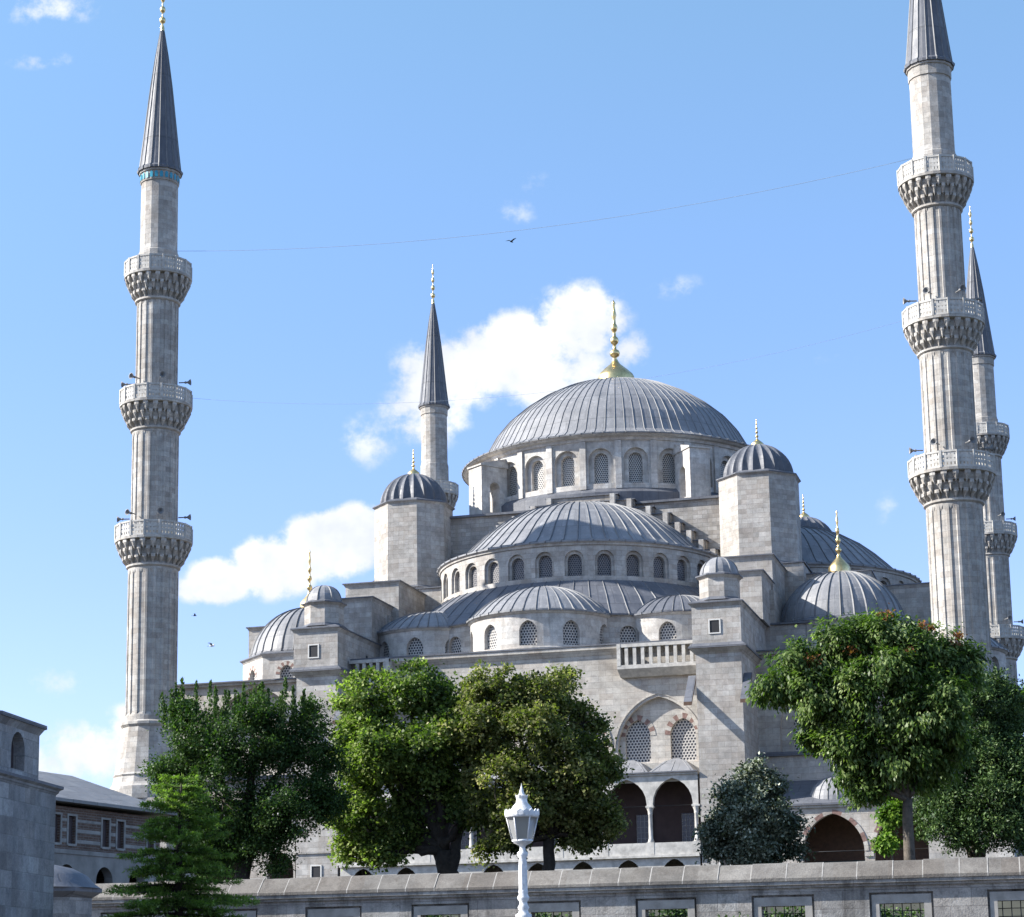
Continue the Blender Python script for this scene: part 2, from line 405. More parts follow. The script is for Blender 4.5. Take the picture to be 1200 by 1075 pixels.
# small pilaster strips between drum windows
for i, a in enumerate(a_all):
    t = R(a+6.43)
    B = MB(); TR.append(Matrix.Translation((DC[0], DC[1], 0)) @ Matrix.Rotation(t, 4, 'Z'))
    B.box(14.1, 14.38, -.28, .28, 43.7, 48.1); TR.pop()
    B.build('pilaster', 'drum', drum)
W = MB()
prof = [(15.02, 48.6), (15.05, 48.72), (13.7, 49.1), (13.0, 49.6), (12.5, 50.5), (11.8, 51.75), (10.7, 53.1), (9.2, 54.4), (7.5, 55.55), (5.6, 56.5), (3.6, 57.15), (1.7, 57.5), (0, 57.6)]
dome(W, DC, prof, 92, seam=.10, seamh=.055)
md = W.build('main_dome', ['lead', 'seam'], mosque)
finial(md, DC, 57.45, 8.7, 'gold', 1.75)
# --- square base under the drum, with lead terrace
W = MB(); W.box(-13.5, 13.5, 23.9, 52.3, 26, 42.0)
W.box(-15.9, 15.9, 26.6, 49.6, 26, 41.7); W.box(-13.8, 13.8, 23.6, 52.6, 42.0, 42.2, 1)
W.box(-16.1, 16.1, 26.4, 49.8, 41.72, 41.93, 1); 
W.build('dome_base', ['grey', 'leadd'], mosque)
# --- corner flying buttresses of the drum
for k, a in enumerate((-45-7, -135+7, 45, 135)):
    B = MB(); TR.append(Matrix.Translation((DC[0], DC[1], 0)) @ Matrix.Rotation(R(a), 4, 'Z'))
    for sd in (-1, 1):
        wall(B, lambda s, z, d, sd=sd: (s, sd*(1.0-d), z), 14.0, 16.9, 42.1, 46.9, [dict(c=15.4, w=1.15, zs=42.6, zp=44.9, dep=2.0 if sd < 0 else .01, panel=False, k='r')], 2)
    B.quad((16.9, -1.0, 42.1), (16.9, 1.0, 42.1), (16.9, 1.0, 46.9), (16.9, -1.0, 46.9))
    B.quad((14, -1.0, 46.9), (16.9, -1.0, 46.9), (16.9, 1.0, 46.9), (14, 1.0, 46.9))
    B.face([(13.9, -1.1, 46.9), (17.02, -1.1, 46.9), (17.02, -1.1, 47.05), (13.9, -1.1, 47.9)], mi=0)
    B.face([(13.9, 1.1, 46.9), (17.02, 1.1, 46.9), (17.02, 1.1, 47.05), (13.9, 1.1, 47.9)], mi=0)
    B.quad((17.02, -1.1, 46.9), (17.02, 1.1, 46.9), (17.02, 1.1, 47.05), (17.02, -1.1, 47.05), mi=0)
    B.quad((13.9, -1.1, 47.9), (17.02, -1.1, 47.05), (17.02, 1.1, 47.05), (13.9, 1.1, 47.9), mi=0)
    B.quad((13.9, -1.1, 46.9), (13.9, 1.1, 46.9), (17.02, 1.1, 46.9), (17.02, -1.1, 46.9), mi=0)
    TR.pop(); B.build('flying_buttress', ['drum', 'leadd'], mosque)

# --- one side assembly (stepped arch, half dome, skirt, exedrae)
def side(rot, cx_off, exed=True, rr=12.55):
    TR.append(Matrix.Translation((DC[0], DC[1], 0)) @ Matrix.Rotation(rot, 4, 'Z') @ Matrix.Translation((-DC[0], -DC[1], 0)))
    yc = 22.5-cx_off; c = (0, yc)
    # stepped arch
    W = MB()
    xs = [3.2, 4.7, 6.4, 7.9, 8.95, 9.95, 11.0, 12.0]; zt = [42.95, 42.36, 41.55, 40.85, 39.9, 39.1, 38.2, 37.3]
    for i, (x, z) in enumerate(zip(xs, zt)):
        zb = zt[i+1] if i < 7 else 30
        W.box(-x, x, 23.0, 24.1, zb, z-.09, 0)
        W.box(-x-.14, x+.14, 22.86, 24.1, z-.09, z, 1)
        for sg in (-1, 1):
            W.box(sg*(x-.52), sg*(x-.1), 22.35, 23.0, z-1.25, z-.12, 2)
    W.build('stepped_arch', ['grey', 'leadd', 'drum'], mosque)
    # half dome
    W = MB(); hp = [(rr+.2, 35.98), (rr+.2, 36.12), (11.3, 36.45), (10.6, 37.0), (9.8, 37.8), (8.8, 38.75), (7.6, 39.7), (6.0, 40.65), (4.1, 41.35), (2, 41.7), (0, 41.78)]
    dome(W, c, hp, 60, 0, 2*PI, seam=.13, seamh=.08)
    hd = W.build('half_dome', ['lead', 'seam'], mosque)
    W = MB(); r = rr-.1
    P = wall(W, cyl(c, r), R(-187)*r, R(7)*r, 31.9, 35.7, ang_ops(r, [-90.8+11.5*i for i in range(-8, 9)], 1.62, 33.15, 34.5, .22, (1.2, 33.15, 34.45, .3)), .7)
    W.lathe([(r, 35.7), (r+.12, 35.75), (r+.14, 35.88), (r+.27, 35.98)], c, 60, R(-187), R(7), sm=False)
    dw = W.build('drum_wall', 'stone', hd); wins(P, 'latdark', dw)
    # lead skirt
    W = MB(); a0, a1 = R(-158), R(-22)
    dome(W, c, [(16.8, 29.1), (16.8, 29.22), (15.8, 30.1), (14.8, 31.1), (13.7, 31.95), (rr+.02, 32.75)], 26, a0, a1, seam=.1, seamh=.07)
    W.build('lead_skirt_roof', ['leadd', 'seam'], hd)  # shade on the skirt is put into its colour by the darker lead
    W = MB(); r = 16.5; P = wall(W, cyl(c, r), a0*r, a1*r, 25.9, 29.05, ang_ops(r, [-128, -52, -64, -116, -139, -41], 1.35, 26.5, 27.6, .3), .9)
    W.lathe([(r, 29.05), (r+.2, 29.12)], c, 40, a0, a1, sm=False)
    rw = W.build('ring_wall', 'stone', hd); wins(P, 'latbig', rw)
    # exedrae
    if exed:
        for (ex, ey, er, angs, aa, ha) in ((0, 8.5-cx_off, 6.0, [-155+34*i for i in range(5)], (-215, 35), 2.75),
                                  (-10.5, 12-cx_off, 5.0, [-166, -128, -90, -52], (-240, 10), 1.95), (10.5, 12-cx_off, 5.0, [-128, -90, -52, -14], (-190, 60), 1.95)):
            ec = (ex, ey); W = MB()
            dome(W, ec, capprof(er, ha, 29.15, 9, .2), 26, R(aa[0]), R(aa[1]), seam=.11, seamh=.07)
            e = W.build('exedra_half_dome', ['lead' if ex < 5 else 'leadd', 'seam'], mosque)  # right cap gets darker lead: its shade is put into the colour
            W = MB(); r = er-.12
            P = wall(W, cyl(ec, r), R(aa[0])*r, R(aa[1])*r, 25.9, 28.85, ang_ops(r, angs, 1.42, 26.35, 27.45, .35, k='p'), .6)
            W.lathe([(r, 28.85), (r+.12, 28.9), (r+.26, 29.05)], ec, 40, R(aa[0]), R(aa[1]), sm=False)
            W.lathe([(r+.22, 25.9), (r+.22, 26.15), (r, 26.22)], ec, 40, R(aa[0]), R(aa[1]), sm=False)
            d_ = W.build('exedra_wall', 'drum', e); wins(P, 'latbig', d_)
    TR.pop()
side(0, 0)
side(PI/2, -.2, True)
side(-PI/2, .2, False)
side(PI, 0, False)

# --- corner weight turrets
def turret(x, y, zt=43.0, fin=True, zb=26.0):
    c = (x, y); rot = R(22.5)
    W = MB()
    W.box(x-4.1, x+4.1, y-4.1, y+4.1, zb, 34.75); 
    W.frus(ngon(c, 4.15, 8, rot), 34.75, ngon(c, 4.15, 8, rot), 35.05, 0)
    W.box(x-4.25, x+4.25, y-4.25, y+4.25, 34.75, 34.86, 1)
    W.frus(ngon(c, 4.25, 8, rot), 35.05, ngon(c, 3.6, 8, rot), 35.35, 1)
    W.frus(ngon(c, 3.62, 8, rot), 35.2, ngon(c, 3.56, 8, rot), zt-.1, 0)
    W.frus(ngon(c, 3.56, 8, rot), zt-.1, ngon(c, 3.74, 8, rot), zt+.05, 0, bot=False)
    W.frus(ngon(c, 3.78, 8, rot), zt+.05, ngon(c, 3.78, 8, rot), zt+.15, 1)
    W.frus(ngon(c, 3.76, 8, rot), zt+.15, ngon(c, 3.1, 8, rot), zt+.42, 1, bot=False)
    t = W.build('weight_turret', ['stone', 'leadd'], mosque)
    D = MB(); pr = capprof(3.1, 2.95, zt+.3, 10, .05)
    dome(D, c, pr, 20, kind='melon'); dd = D.build('ribbed_dome', ['leadd'], t)
    finial(dd, c, zt+3.15, 2.55, 'palegold', .55)
    Wn = MB(); wp = wall(Wn, line((x+3.58*cos(R(-67.5)), y+3.58*sin(R(-67.5))), (x+3.58*cos(R(-22.5)), y+3.58*sin(R(-22.5)))), .75, 1.6, 35.5, 37.3, [dict(c=1.18, w=.78, zs=35.55, zp=36.8, dep=.3, k='r')], 1, -.02)
    if x < 0: Wn.build('opening_frame', 'stone', t); wins(wp, 'black', t)
    return t
for x, y in ((-15.8, 23.2), (15.8, 23.2), (-15.8, 53), (15.8, 53)): turret(x, y)

# --- stepped buttress piers
def pier(sg, front=True, full=True):
    c = 15.9*sg; W = MB(); x0, x1 = (14.05, 17.72) if sg > 0 else (-17.72, -14.05)
    W.box(x0+.15, x1-.1, -1.05, 11.2, GZ-.5, 24.35)
    # main cornice
    W.frus(rect(x0+.15, x1-.1, -1.05, 11.2), 24.2, rect(x0-.25, x1+.3, -1.5, 11.3), 24.62, 0, top=False)
    W.box(x0-.32, x1+.38, -1.58, 11.3, 24.62, 24.74, 1)
    W.frus(rect(x0-.3, x1+.36, -1.56, 11.3), 24.74, rect(x0, x1, -1.3, 11.0), 25.0, 1, bot=False)
    W.box(x0, x1, -1.3, 11.2, 24.9, 27.75)
    edge_cap(W, x0, x1, -1.3, 11.2, 28.0, .16, .25, 0, 1, .0)
    W.frus(rect(x0-.2, x1+.2, -1.5, 11.3), 28.1, rect(c-.6, c+.6, .5, 10.8), 28.75, 1, bot=False)
    xs0, xs1 = (14.15, 18.15) if sg > 0 else (-18.15, -14.15)
    W.box(xs0, xs1, 7.0, 12.6, 28.0, 31.6); edge_cap(W, xs0, xs1, 7.0, 12.6, 31.85, .14, .25, 0, 1, .35)
    xs0, xs1 = (13.5, 18.3) if sg > 0 else (-18.3, -13.5)
    W.box(xs0, xs1, 12.0, 19.2, 26.0, 33.85); edge_cap(W, xs0, xs1, 12.0, 19.2, 34.1, .14, .25, 0, 1, .35)
    W.box(c-2.6 if sg < 0 else c-1.9, c+1.9 if sg < 0 else c+2.6, 10.9, 19.2, 20, 31.0)
    # string course low down
    W.box(x0+.08, x1-.03, -1.16, 2, 10.45, 10.62)
    p = W.build('buttress_pier', ['stone', 'leadd'], mosque)
    # framed square openings
    for (wx, wz, wy) in ((c-.15, 25.75, -1.3), (c+.0, 8.55, -1.05)):
        F = MB()
        for a, b, z0, z1 in ((-.46, -.36, -.09, 1.02), (.36, .46, -.09, 1.02), (-.36, .36, -.09, 0), (-.36, .36, .93, 1.02)):
            F.box(wx+a, wx+b, wy-.06, wy+.05, wz+z0, wz+z1)
        f_ = F.build('window_frame', 'frame', p)
        F = MB(); F.box(wx-.36, wx+.36, wy-.012, wy+.05, wz, wz+.93); F.build('window_opening', 'black', f_)
    if sg < 0:
        F = MB(); wall(F, lambda s, z, d: (x1+.012, s, z), 5.2, 5.65, 25.7, 26.75, [], 1); F.build('window_opening', 'black', p)
    # octagonal cupola
    cc = (c, .6); rot = R(22.5); W = MB()
    W.frus(ngon(cc, 1.62, 8, rot), 28.1, ngon(cc, 1.62, 8, rot), 28.45, 0)
    W.frus(ngon(cc, 1.9, 8, rot), 28.3, ngon(cc, 1.5, 8, rot), 28.62, 1, bot=False)
    W.frus(ngon(cc, 1.56, 8, rot), 28.5, ngon(cc, 1.56, 8, rot), 30.0, 0)
    W.frus(ngon(cc, 1.56, 8, rot), 30.0, ngon(cc, 1.78, 8, rot), 30.2, 0)
    W.frus(ngon(cc, 1.84, 8, rot), 30.2, ngon(cc, 1.84, 8, rot), 30.3, 1)
    W.frus(ngon(cc, 1.82, 8, rot), 30.3, ngon(cc, 1.4, 8, rot), 30.45, 1, bot=False)
    cu = W.build('cupola', ['stone', 'leadd'], p)
    D = MB(); dome(D, cc, capprof(1.45, 1.35, 30.4, 8, .03), 8, kind='seam', seam=.1, seamh=.06); D.build('cupola_dome', ['lead', 'seam'], cu)
    return p
pier(-1); pier(1)
# side-facing stepped buttresses (plain blocks seen beyond the turrets)
for sg in (-1, 1):
    for yc in (23.2, 53):
        W = MB()
        for xa, xb, zt, hw in ((19, 25.2, 34.0, 2.3), (25, 31.0, 32.6, 2.1)):
            a, b = sorted((sg*xa, sg*xb)); W.box(a, b, yc-hw, yc+hw, 24, zt-.25); edge_cap(W, a, b, yc-hw, yc+hw, zt, .14, .25, 0, 1, .35)
        W.build('side_buttress', ['stone', 'leadd'], mosque)

# --- main body and terraces
W = MB()
W.box(-29.6, 32.2, 8.2, 73, GZ-.5, 25.0)          # body
W.box(-13.9, 13.9, 3.6, 8.2, GZ-.5, 25.2)
W.build('main_body', ['grey'], mosque)
W = MB(); W.box(-14.0, 14.0, 2.4, 26, 25.2, 25.92); W.box(-29.9, 32.5, 6.1, 73.3, 25.0, 25.2)
W.build('lead_terrace', ['lead'], mosque)
# --- central facade wall with four arched recesses
W = MB(); ops = []; inn = {}
for c in (-10.65, -3.55, 3.55, 10.65):
    ops.append(dict(c=c, w=6.5, zs=16.6, zp=17.6, dep=.45, k='p', n=9, panel=False))
wall(W, flat(2.0), -14.05, 14.05, 14, 25.2, ops, 2.0)
ops2 = []
for c in (-10.65, -3.55, 3.55, 10.65):
    for dx in (-1.75, 1.75): ops2.append(dict(c=c+dx, w=1.95, zs=16.75, zp=18.75, dep=.28, k='p'))
P = wall(W, flat(2.45), -14.05, 14.05, 16.4, 22.2, ops2, 2.0)
W.frus(rect(-14.05, 14.05, 1.95, 3.2), 25.1, rect(-14.05, 14.05, 1.7, 3.2), 25.5, 0)
W.box(-14.05, 14.05, 1.62, 3.2, 25.5, 25.78, 0); W.box(-14.05, 14.05, 1.55, 3.2, 25.78, 25.9, 1)
fw = W.build('facade_wall', ['facade', 'leadd'], mosque)
wins(P, 'latbig', fw)
A = MB()      # outer archivolt moulding
for c in (-10.65, -3.55, 3.55, 10.65):
    o = arch_pts(c, 7.0, 17.6, 'p', 12); i = arch_pts(c, 6.86, 17.6, 'p', 12)
    for k in range(len(o)-1):
        (a, b), (e, f), (g, h), (j, l) = o[k], o[k+1], i[k+1], i[k]
        A.quad((a, 1.93, b), (e, 1.93, f), (g, 1.93, h), (j, 1.93, l)); A.quad((a, 1.93, b), (e, 1.93, f), (e, 2.02, f), (a, 2.02, b)); A.quad((j, 1.93, l), (g, 1.93, h), (g, 2.02, h), (j, 2.02, l))
A.build('arch_moulding', 'facade', fw)
def voussoirs(parent, f, c, w, zp, rad=.38, n=13, kind='p', y=-.03):
    ap_in = arch_pts(c, w, zp, kind, 12); 
    V = MB()
    # resample by index
    tot = len(ap_in)-1
    for k in range(tot):
        (xa, za), (xb, zb) = ap_in[k], ap_in[k+1]
        def off(x, z, i):
            p0 = ap_in[max(0, i-1)]; p1 = ap_in[min(tot, i+1)]; tx, tz = p1[0]-p0[0], p1[1]-p0[1]; l = math.hypot(tx, tz); nx, nz = -tz/l, tx/l
            return x+nx*rad, z+nz*rad
        oa = off(xa, za, k); ob = off(xb, zb, k+1); mi = (k//2) % 2
        V.quad(f(xa, za, y), f(xb, zb, y), f(ob[0], ob[1], y), f(oa[0], oa[1], y), mi=mi)
        V.quad(f(xa, za, y), f(xb, zb, y), f(xb, zb, .0), f(xa, za, .0), mi=mi); V.quad(f(oa[0], oa[1], y), f(ob[0], ob[1], y), f(ob[0], ob[1], .0), f(oa[0], oa[1], .0), mi=mi)
    V.build('voussoir_ring', ['red', 'facade'], parent)
for c in (-10.65, -3.55, 3.55, 10.65):
    for dx in (-1.75, 1.75): voussoirs(fw, flat(2.45), c+dx, 1.95, 18.75, .42)
# --- balustrades
for xa, xb in ((7.75, 13.95), (-13.95, -10.6)):
    W = MB(); n = int((xb-xa)/.62)
    W.box(xa, xb, .95, 1.5, 23.75, 24.05); W.box(xa, xb, .95, 1.3, 25.42, 25.68)
    W.box(xa, xb, 1.5, 2.0, 23.9, 24.02); W.frus(rect(xa+.1, xb-.1, 1.6, 2), 23.2, rect(xa, xb, .95, 2), 23.75, 0)
    xe = xa if xa > 0 else xb-.28
    W.box(xe, xe+.28, .93, 2.0, 24.0, 25.70)
    for i in range(1, n+1):
        x = xa+.1+(xb-xa-.2)*i/(n+.5)
        W.box(x-.13, x+.13, 1.0, 1.26, 24.05, 25.42)
    W.build('balustrade', 'marble', mosque)
# --- leaded drip slabs springing from the piers
for sx, yb in ((13.75, 2.0), (17.95, 2.4), (-17.95, 2.4), (-13.75, 2.0)):
    W = MB(); h = .42
    W.frus([(sx-.22, -1.0), (sx+.42, -1.0), (sx+.42, yb), (sx-.22, yb)], 0, [(sx-.22, -1.0), (sx+.42, -1.0), (sx+.42, yb), (sx-.22, yb)], 0)
    W = MB()
    p = [(sx-.3, -2.45, 20.25), (sx+.3, -2.45, 20.25), (sx+.3, -.2, 22.5), (sx-.3, -.2, 22.5)]
    W.face([(x, y, z+.28) for x, y, z in p], mi=1); W.face(p[::-1], mi=0)
    for i in range(4):
        a, b = p[i], p[(i+1) % 4]; W.quad(a, b, (b[0], b[1], b[2]+.28), (a[0], a[1], a[2]+.28), mi=0)
    W.build('drip_slab', ['brownwood', 'leadd'], mosque)
# --- upper gallery arcade between the piers
W = MB(); cs = [-12.1+3.46*i for i in range(8)]
wall(W, flat(-1.0), -13.95, 14.05, 13.0, 15.35, [dict(c=c, w=3.0, zs=13.0, zp=13.25, dep=.5, panel=False, k='p', sill=False) for c in cs], 2)
W.box(-13.95, 14.05, -.5, -.45, 14.9, 15.3)
W.box(-13.95, 14.05, -1.15, -.4, 15.35, 15.5, 0); W.box(-13.95, 14.05, -1.3, -.4, 15.5, 15.6, 1)
W.box(-13.95, 14.05, -1.15, -.75, 9.45, 10.38, 0); W.box(-13.95, 14.05, -1.3, -.7, 9.3, 9.47, 0)
wall(W, flat(-1.0), -13.95, 14.05, GZ-.3, 9.3, [dict(c=c, w=1.9, zs=GZ-.2, zp=8.0, dep=.15, k='p') for c in [-12.1+3.46*i for i in range(8)]], 2)
ar = W.build('gallery_arcade', ['marble', 'leadd'], mosque)
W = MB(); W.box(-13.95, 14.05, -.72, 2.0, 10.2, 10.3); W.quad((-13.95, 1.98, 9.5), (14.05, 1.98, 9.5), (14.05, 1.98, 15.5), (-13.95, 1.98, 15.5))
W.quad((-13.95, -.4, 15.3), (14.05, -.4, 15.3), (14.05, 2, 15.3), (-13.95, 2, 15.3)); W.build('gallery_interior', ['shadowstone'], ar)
W = MB(); P = []
for c in cs:
    W.quad((c-1.5, -.86, 8.95-1.9), (c+1.5, -.86, 8.95-1.9), (c+1.5, -.86, 9.2), (c-1.5, -.86, 9.2)); 
for c in cs:
    B = MB(); B.box(c+.1, c+1.35, 1.86, 1.97, 10.4, 12.7)
    b_ = B.build('gallery_window', 'bluedark', ar)
    B = MB()
    for k in range(5): B.box(c+.1+.3*k, c+.14+.3*k, 1.82, 1.86, 10.4, 12.7)
    for k in range(6): B.box(c+.1, c+1.35, 1.80, 1.82, 10.5+.42*k, 10.53+.42*k)
    B.build('window_bars', 'speaker', b_)
for i in range(9):
    x = -12.1-1.73+3.46*i
    C = MB(); C.lathe([(.24, 9.62), (.24, 10.4), (.27, 10.42), (.2, 10.6), (.2, 10.65), (.165, 10.7), (.15, 12.45), (.19, 12.5), (.17, 12.55), (.2, 12.75), (.3, 13.0)], (x, -.85), 12)
    C.box(x-.3, x+.3, -1.1, -.55, 12.98, 13.12); C.box(x-.28, x+.28, -1.17, -.6, 9.47, 10.42)
    C.build('column', 'marble', ar)
T_ = MB(); T_.tube([(-13.9, -.8, 13.1), (14, -.8, 13.1)], .03, 5); T_.build('tie_rod', 'iron', ar)
for i in range(8):
    c = cs[i]; D = MB()
    D.frus(rect(c-1.7, c+1.7, -1.25, 1.98), 15.6, rect(c-.85, c+.85, .35, 1.98), 16.5, 0)
    D.frus(rect(c-.85, c+.85, .35, 1.98), 16.5, rect(c-.2, c+.2, .8, 1.98), 16.75, 0)
    for tx in (-.6, 0, .6): D.tube([(c+tx*2.4, -1.2, 15.64), (c+tx, .4, 16.52)], .035, 4)
    D.build('gallery_roof', ['lead'], ar)

# --- side bays: wall, corner dome, low porch
def corner(sg):
    c = (23.2*sg, 16.2); rot = R(22.5)
    W = MB(); ops = [dict(c=24*sg, w=9.5, zs=17.35, zp=18.9, dep=.9, k='p', n=9, panel=False)]
    x0, x1 = (17.5, 31.2) if sg > 0 else (-31.0, -17.5)
    wall(W, flat(6.0), x0, x1, GZ-.5, 25.0, ops, 2)
    if sg > 0: W.quad((x1, 6, GZ-.5), (x1, 9, GZ-.5), (x1, 9, 25), (x1, 6, 25))
    P = wall(W, flat(6.9), x0, x1, 17, 25.0, [dict(c=24*sg+k, w=1.8, zs=17.6, zp=19.6, dep=.3) for k in (-2.9, 0, 2.9)], 3)
    W.box(x0, x1, 5.7, 8.6, 25.0, 25.22, 0); W.box(x0-.05, x1+.1, 5.55, 10.9, 25.22, 25.34, 1)
    W.box(x0, x1, 4.6, 6.0, 17.0, 17.3, 1); W.box(x0, x1, 5.0, 6.0, GZ, 17.0, 0)
    w = W.build('side_bay_wall', ['facade', 'leadd'], mosque); wins(P, 'latbig', w)
    W = MB(); r = 5.75
    P = []
    pts = ngon(c, r, 8, rot)
    for i in range(8):
        p, q = pts[i], pts[(i+1) % 8]; ln = math.dist(p, q)
        f = line(p, q); ops = [dict(c=ln/2, w=1.25, zs=25.5, zp=26.55, dep=.3)]
        P.append((f, ln, wall(W, f, 0, ln, 25.2, 28.2, ops, 2)))
    W.frus(ngon(c, r, 8, rot), 28.05, ngon(c, r+.22, 8, rot), 28.3, 0, bot=False)
    W.frus(ngon(c, r+.3, 8, rot), 28.3, ngon(c, r+.3, 8, rot), 28.4, 1)
    W.frus(ngon(c, r+.28, 8, rot), 28.4, ngon(c, 5.1, 8, rot), 28.75, 1, bot=False)
    # wall linking drum to the stepped buttress
    a, b = sorted((17.3*sg, 21.2*sg)); W.box(a, b, 10.97, 13, 25.2, 28.15); W.box(a-.1, b+.1, 10.65, 19, 28.15, 28.28, 1)
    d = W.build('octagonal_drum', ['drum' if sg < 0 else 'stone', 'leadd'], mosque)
    for f, ln, p in P[4:8]:
        wins(p, 'latbig', d); voussoirs(d, f, ln/2, 1.25, 26.55, .34)
    D = MB(); dome(D, c, capprof(5.1, 4.35, 28.7, 12, .08), 30, seam=.17, seamh=.09); dd = D.build('corner_dome', ['lead', 'seam'], mosque)
    finial(dd, c, 33.0, 5.4, 'gold', .85)
    # porch with pointed arches and domelets
    W = MB(); cs = [18.75, 23.8, 28.9] if sg > 0 else [-18.9, -24.0, -29.0]
    x0, x1 = (17.6, 31.6) if sg > 0 else (-31.5, -17.65)
    P = wall(W, flat(-1.0), x0 if sg > 0 else x0, x1, GZ-.4, 12.5, [dict(c=k, w=4.4 if abs(k) > 20 else 1.9 if sg > 0 else 2.2, zs=GZ-.3, zp=9.3, dep=.6, panel=False, n=10, k='p') for k in cs], 3)
    W.box(x0, x1, -1.15, -.9, 12.5, 12.68, 0); W.box(x0, x1, -1.3, 5.0, 12.68, 12.8, 1); W.quad((x0, -1.2, 12.82), (x1, -1.2, 12.82), (x1, 5, 15.1), (x0, 5, 15.1), mi=1)
    for k in cs: 
        W.box(k-2.9 if abs(k) > 20 else k-1.3, k-2.25 if abs(k) > 20 else k-1.0, -1.1, -.3, 8.9, 9.15, 0); 
    po = W.build('side_porch', ['facade', 'leadd'], mosque)
    for k in cs:
        if abs(k) > 20: voussoirs(po, flat(-1.0), k, 4.4, 9.3, .30, y=-.05)
    B = MB(); B.quad((x0, 3.9, GZ-.4), (x1, 3.9, GZ-.4), (x1, 3.9, 12.6), (x0, 3.9, 12.6)); B.quad((x0, -.4, 12.55), (x1, -.4, 12.55), (x1, 4, 12.55), (x0, 4, 12.55))
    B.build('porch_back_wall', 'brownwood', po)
    B = MB(); cc = cs[1]; B.box(cc-1.9, cc+1.9, 3.6, 3.85, GZ-.3, 8.9); B.build('porch_screen', 'greendoor', po)
    B = MB(); B.tube([(x0, -.7, 9.35), (x1, -.7, 9.35)], .035, 5); B.build('tie_rod', 'iron', po)
    for k in cs[1:] if sg > 0 else cs:
        D = MB(); cc = (k, 1.6); D.lathe([(2.1, 12.8), (2.1, 13.05)], cc, 24, mi=0); dome(D, cc, capprof(2.0, 1.85, 13.05, 8, .05), 18, seam=.1, seamh=.05); D.build('porch_domelet', ['lead', 'seam'], po)
corner(1); corner(-1)

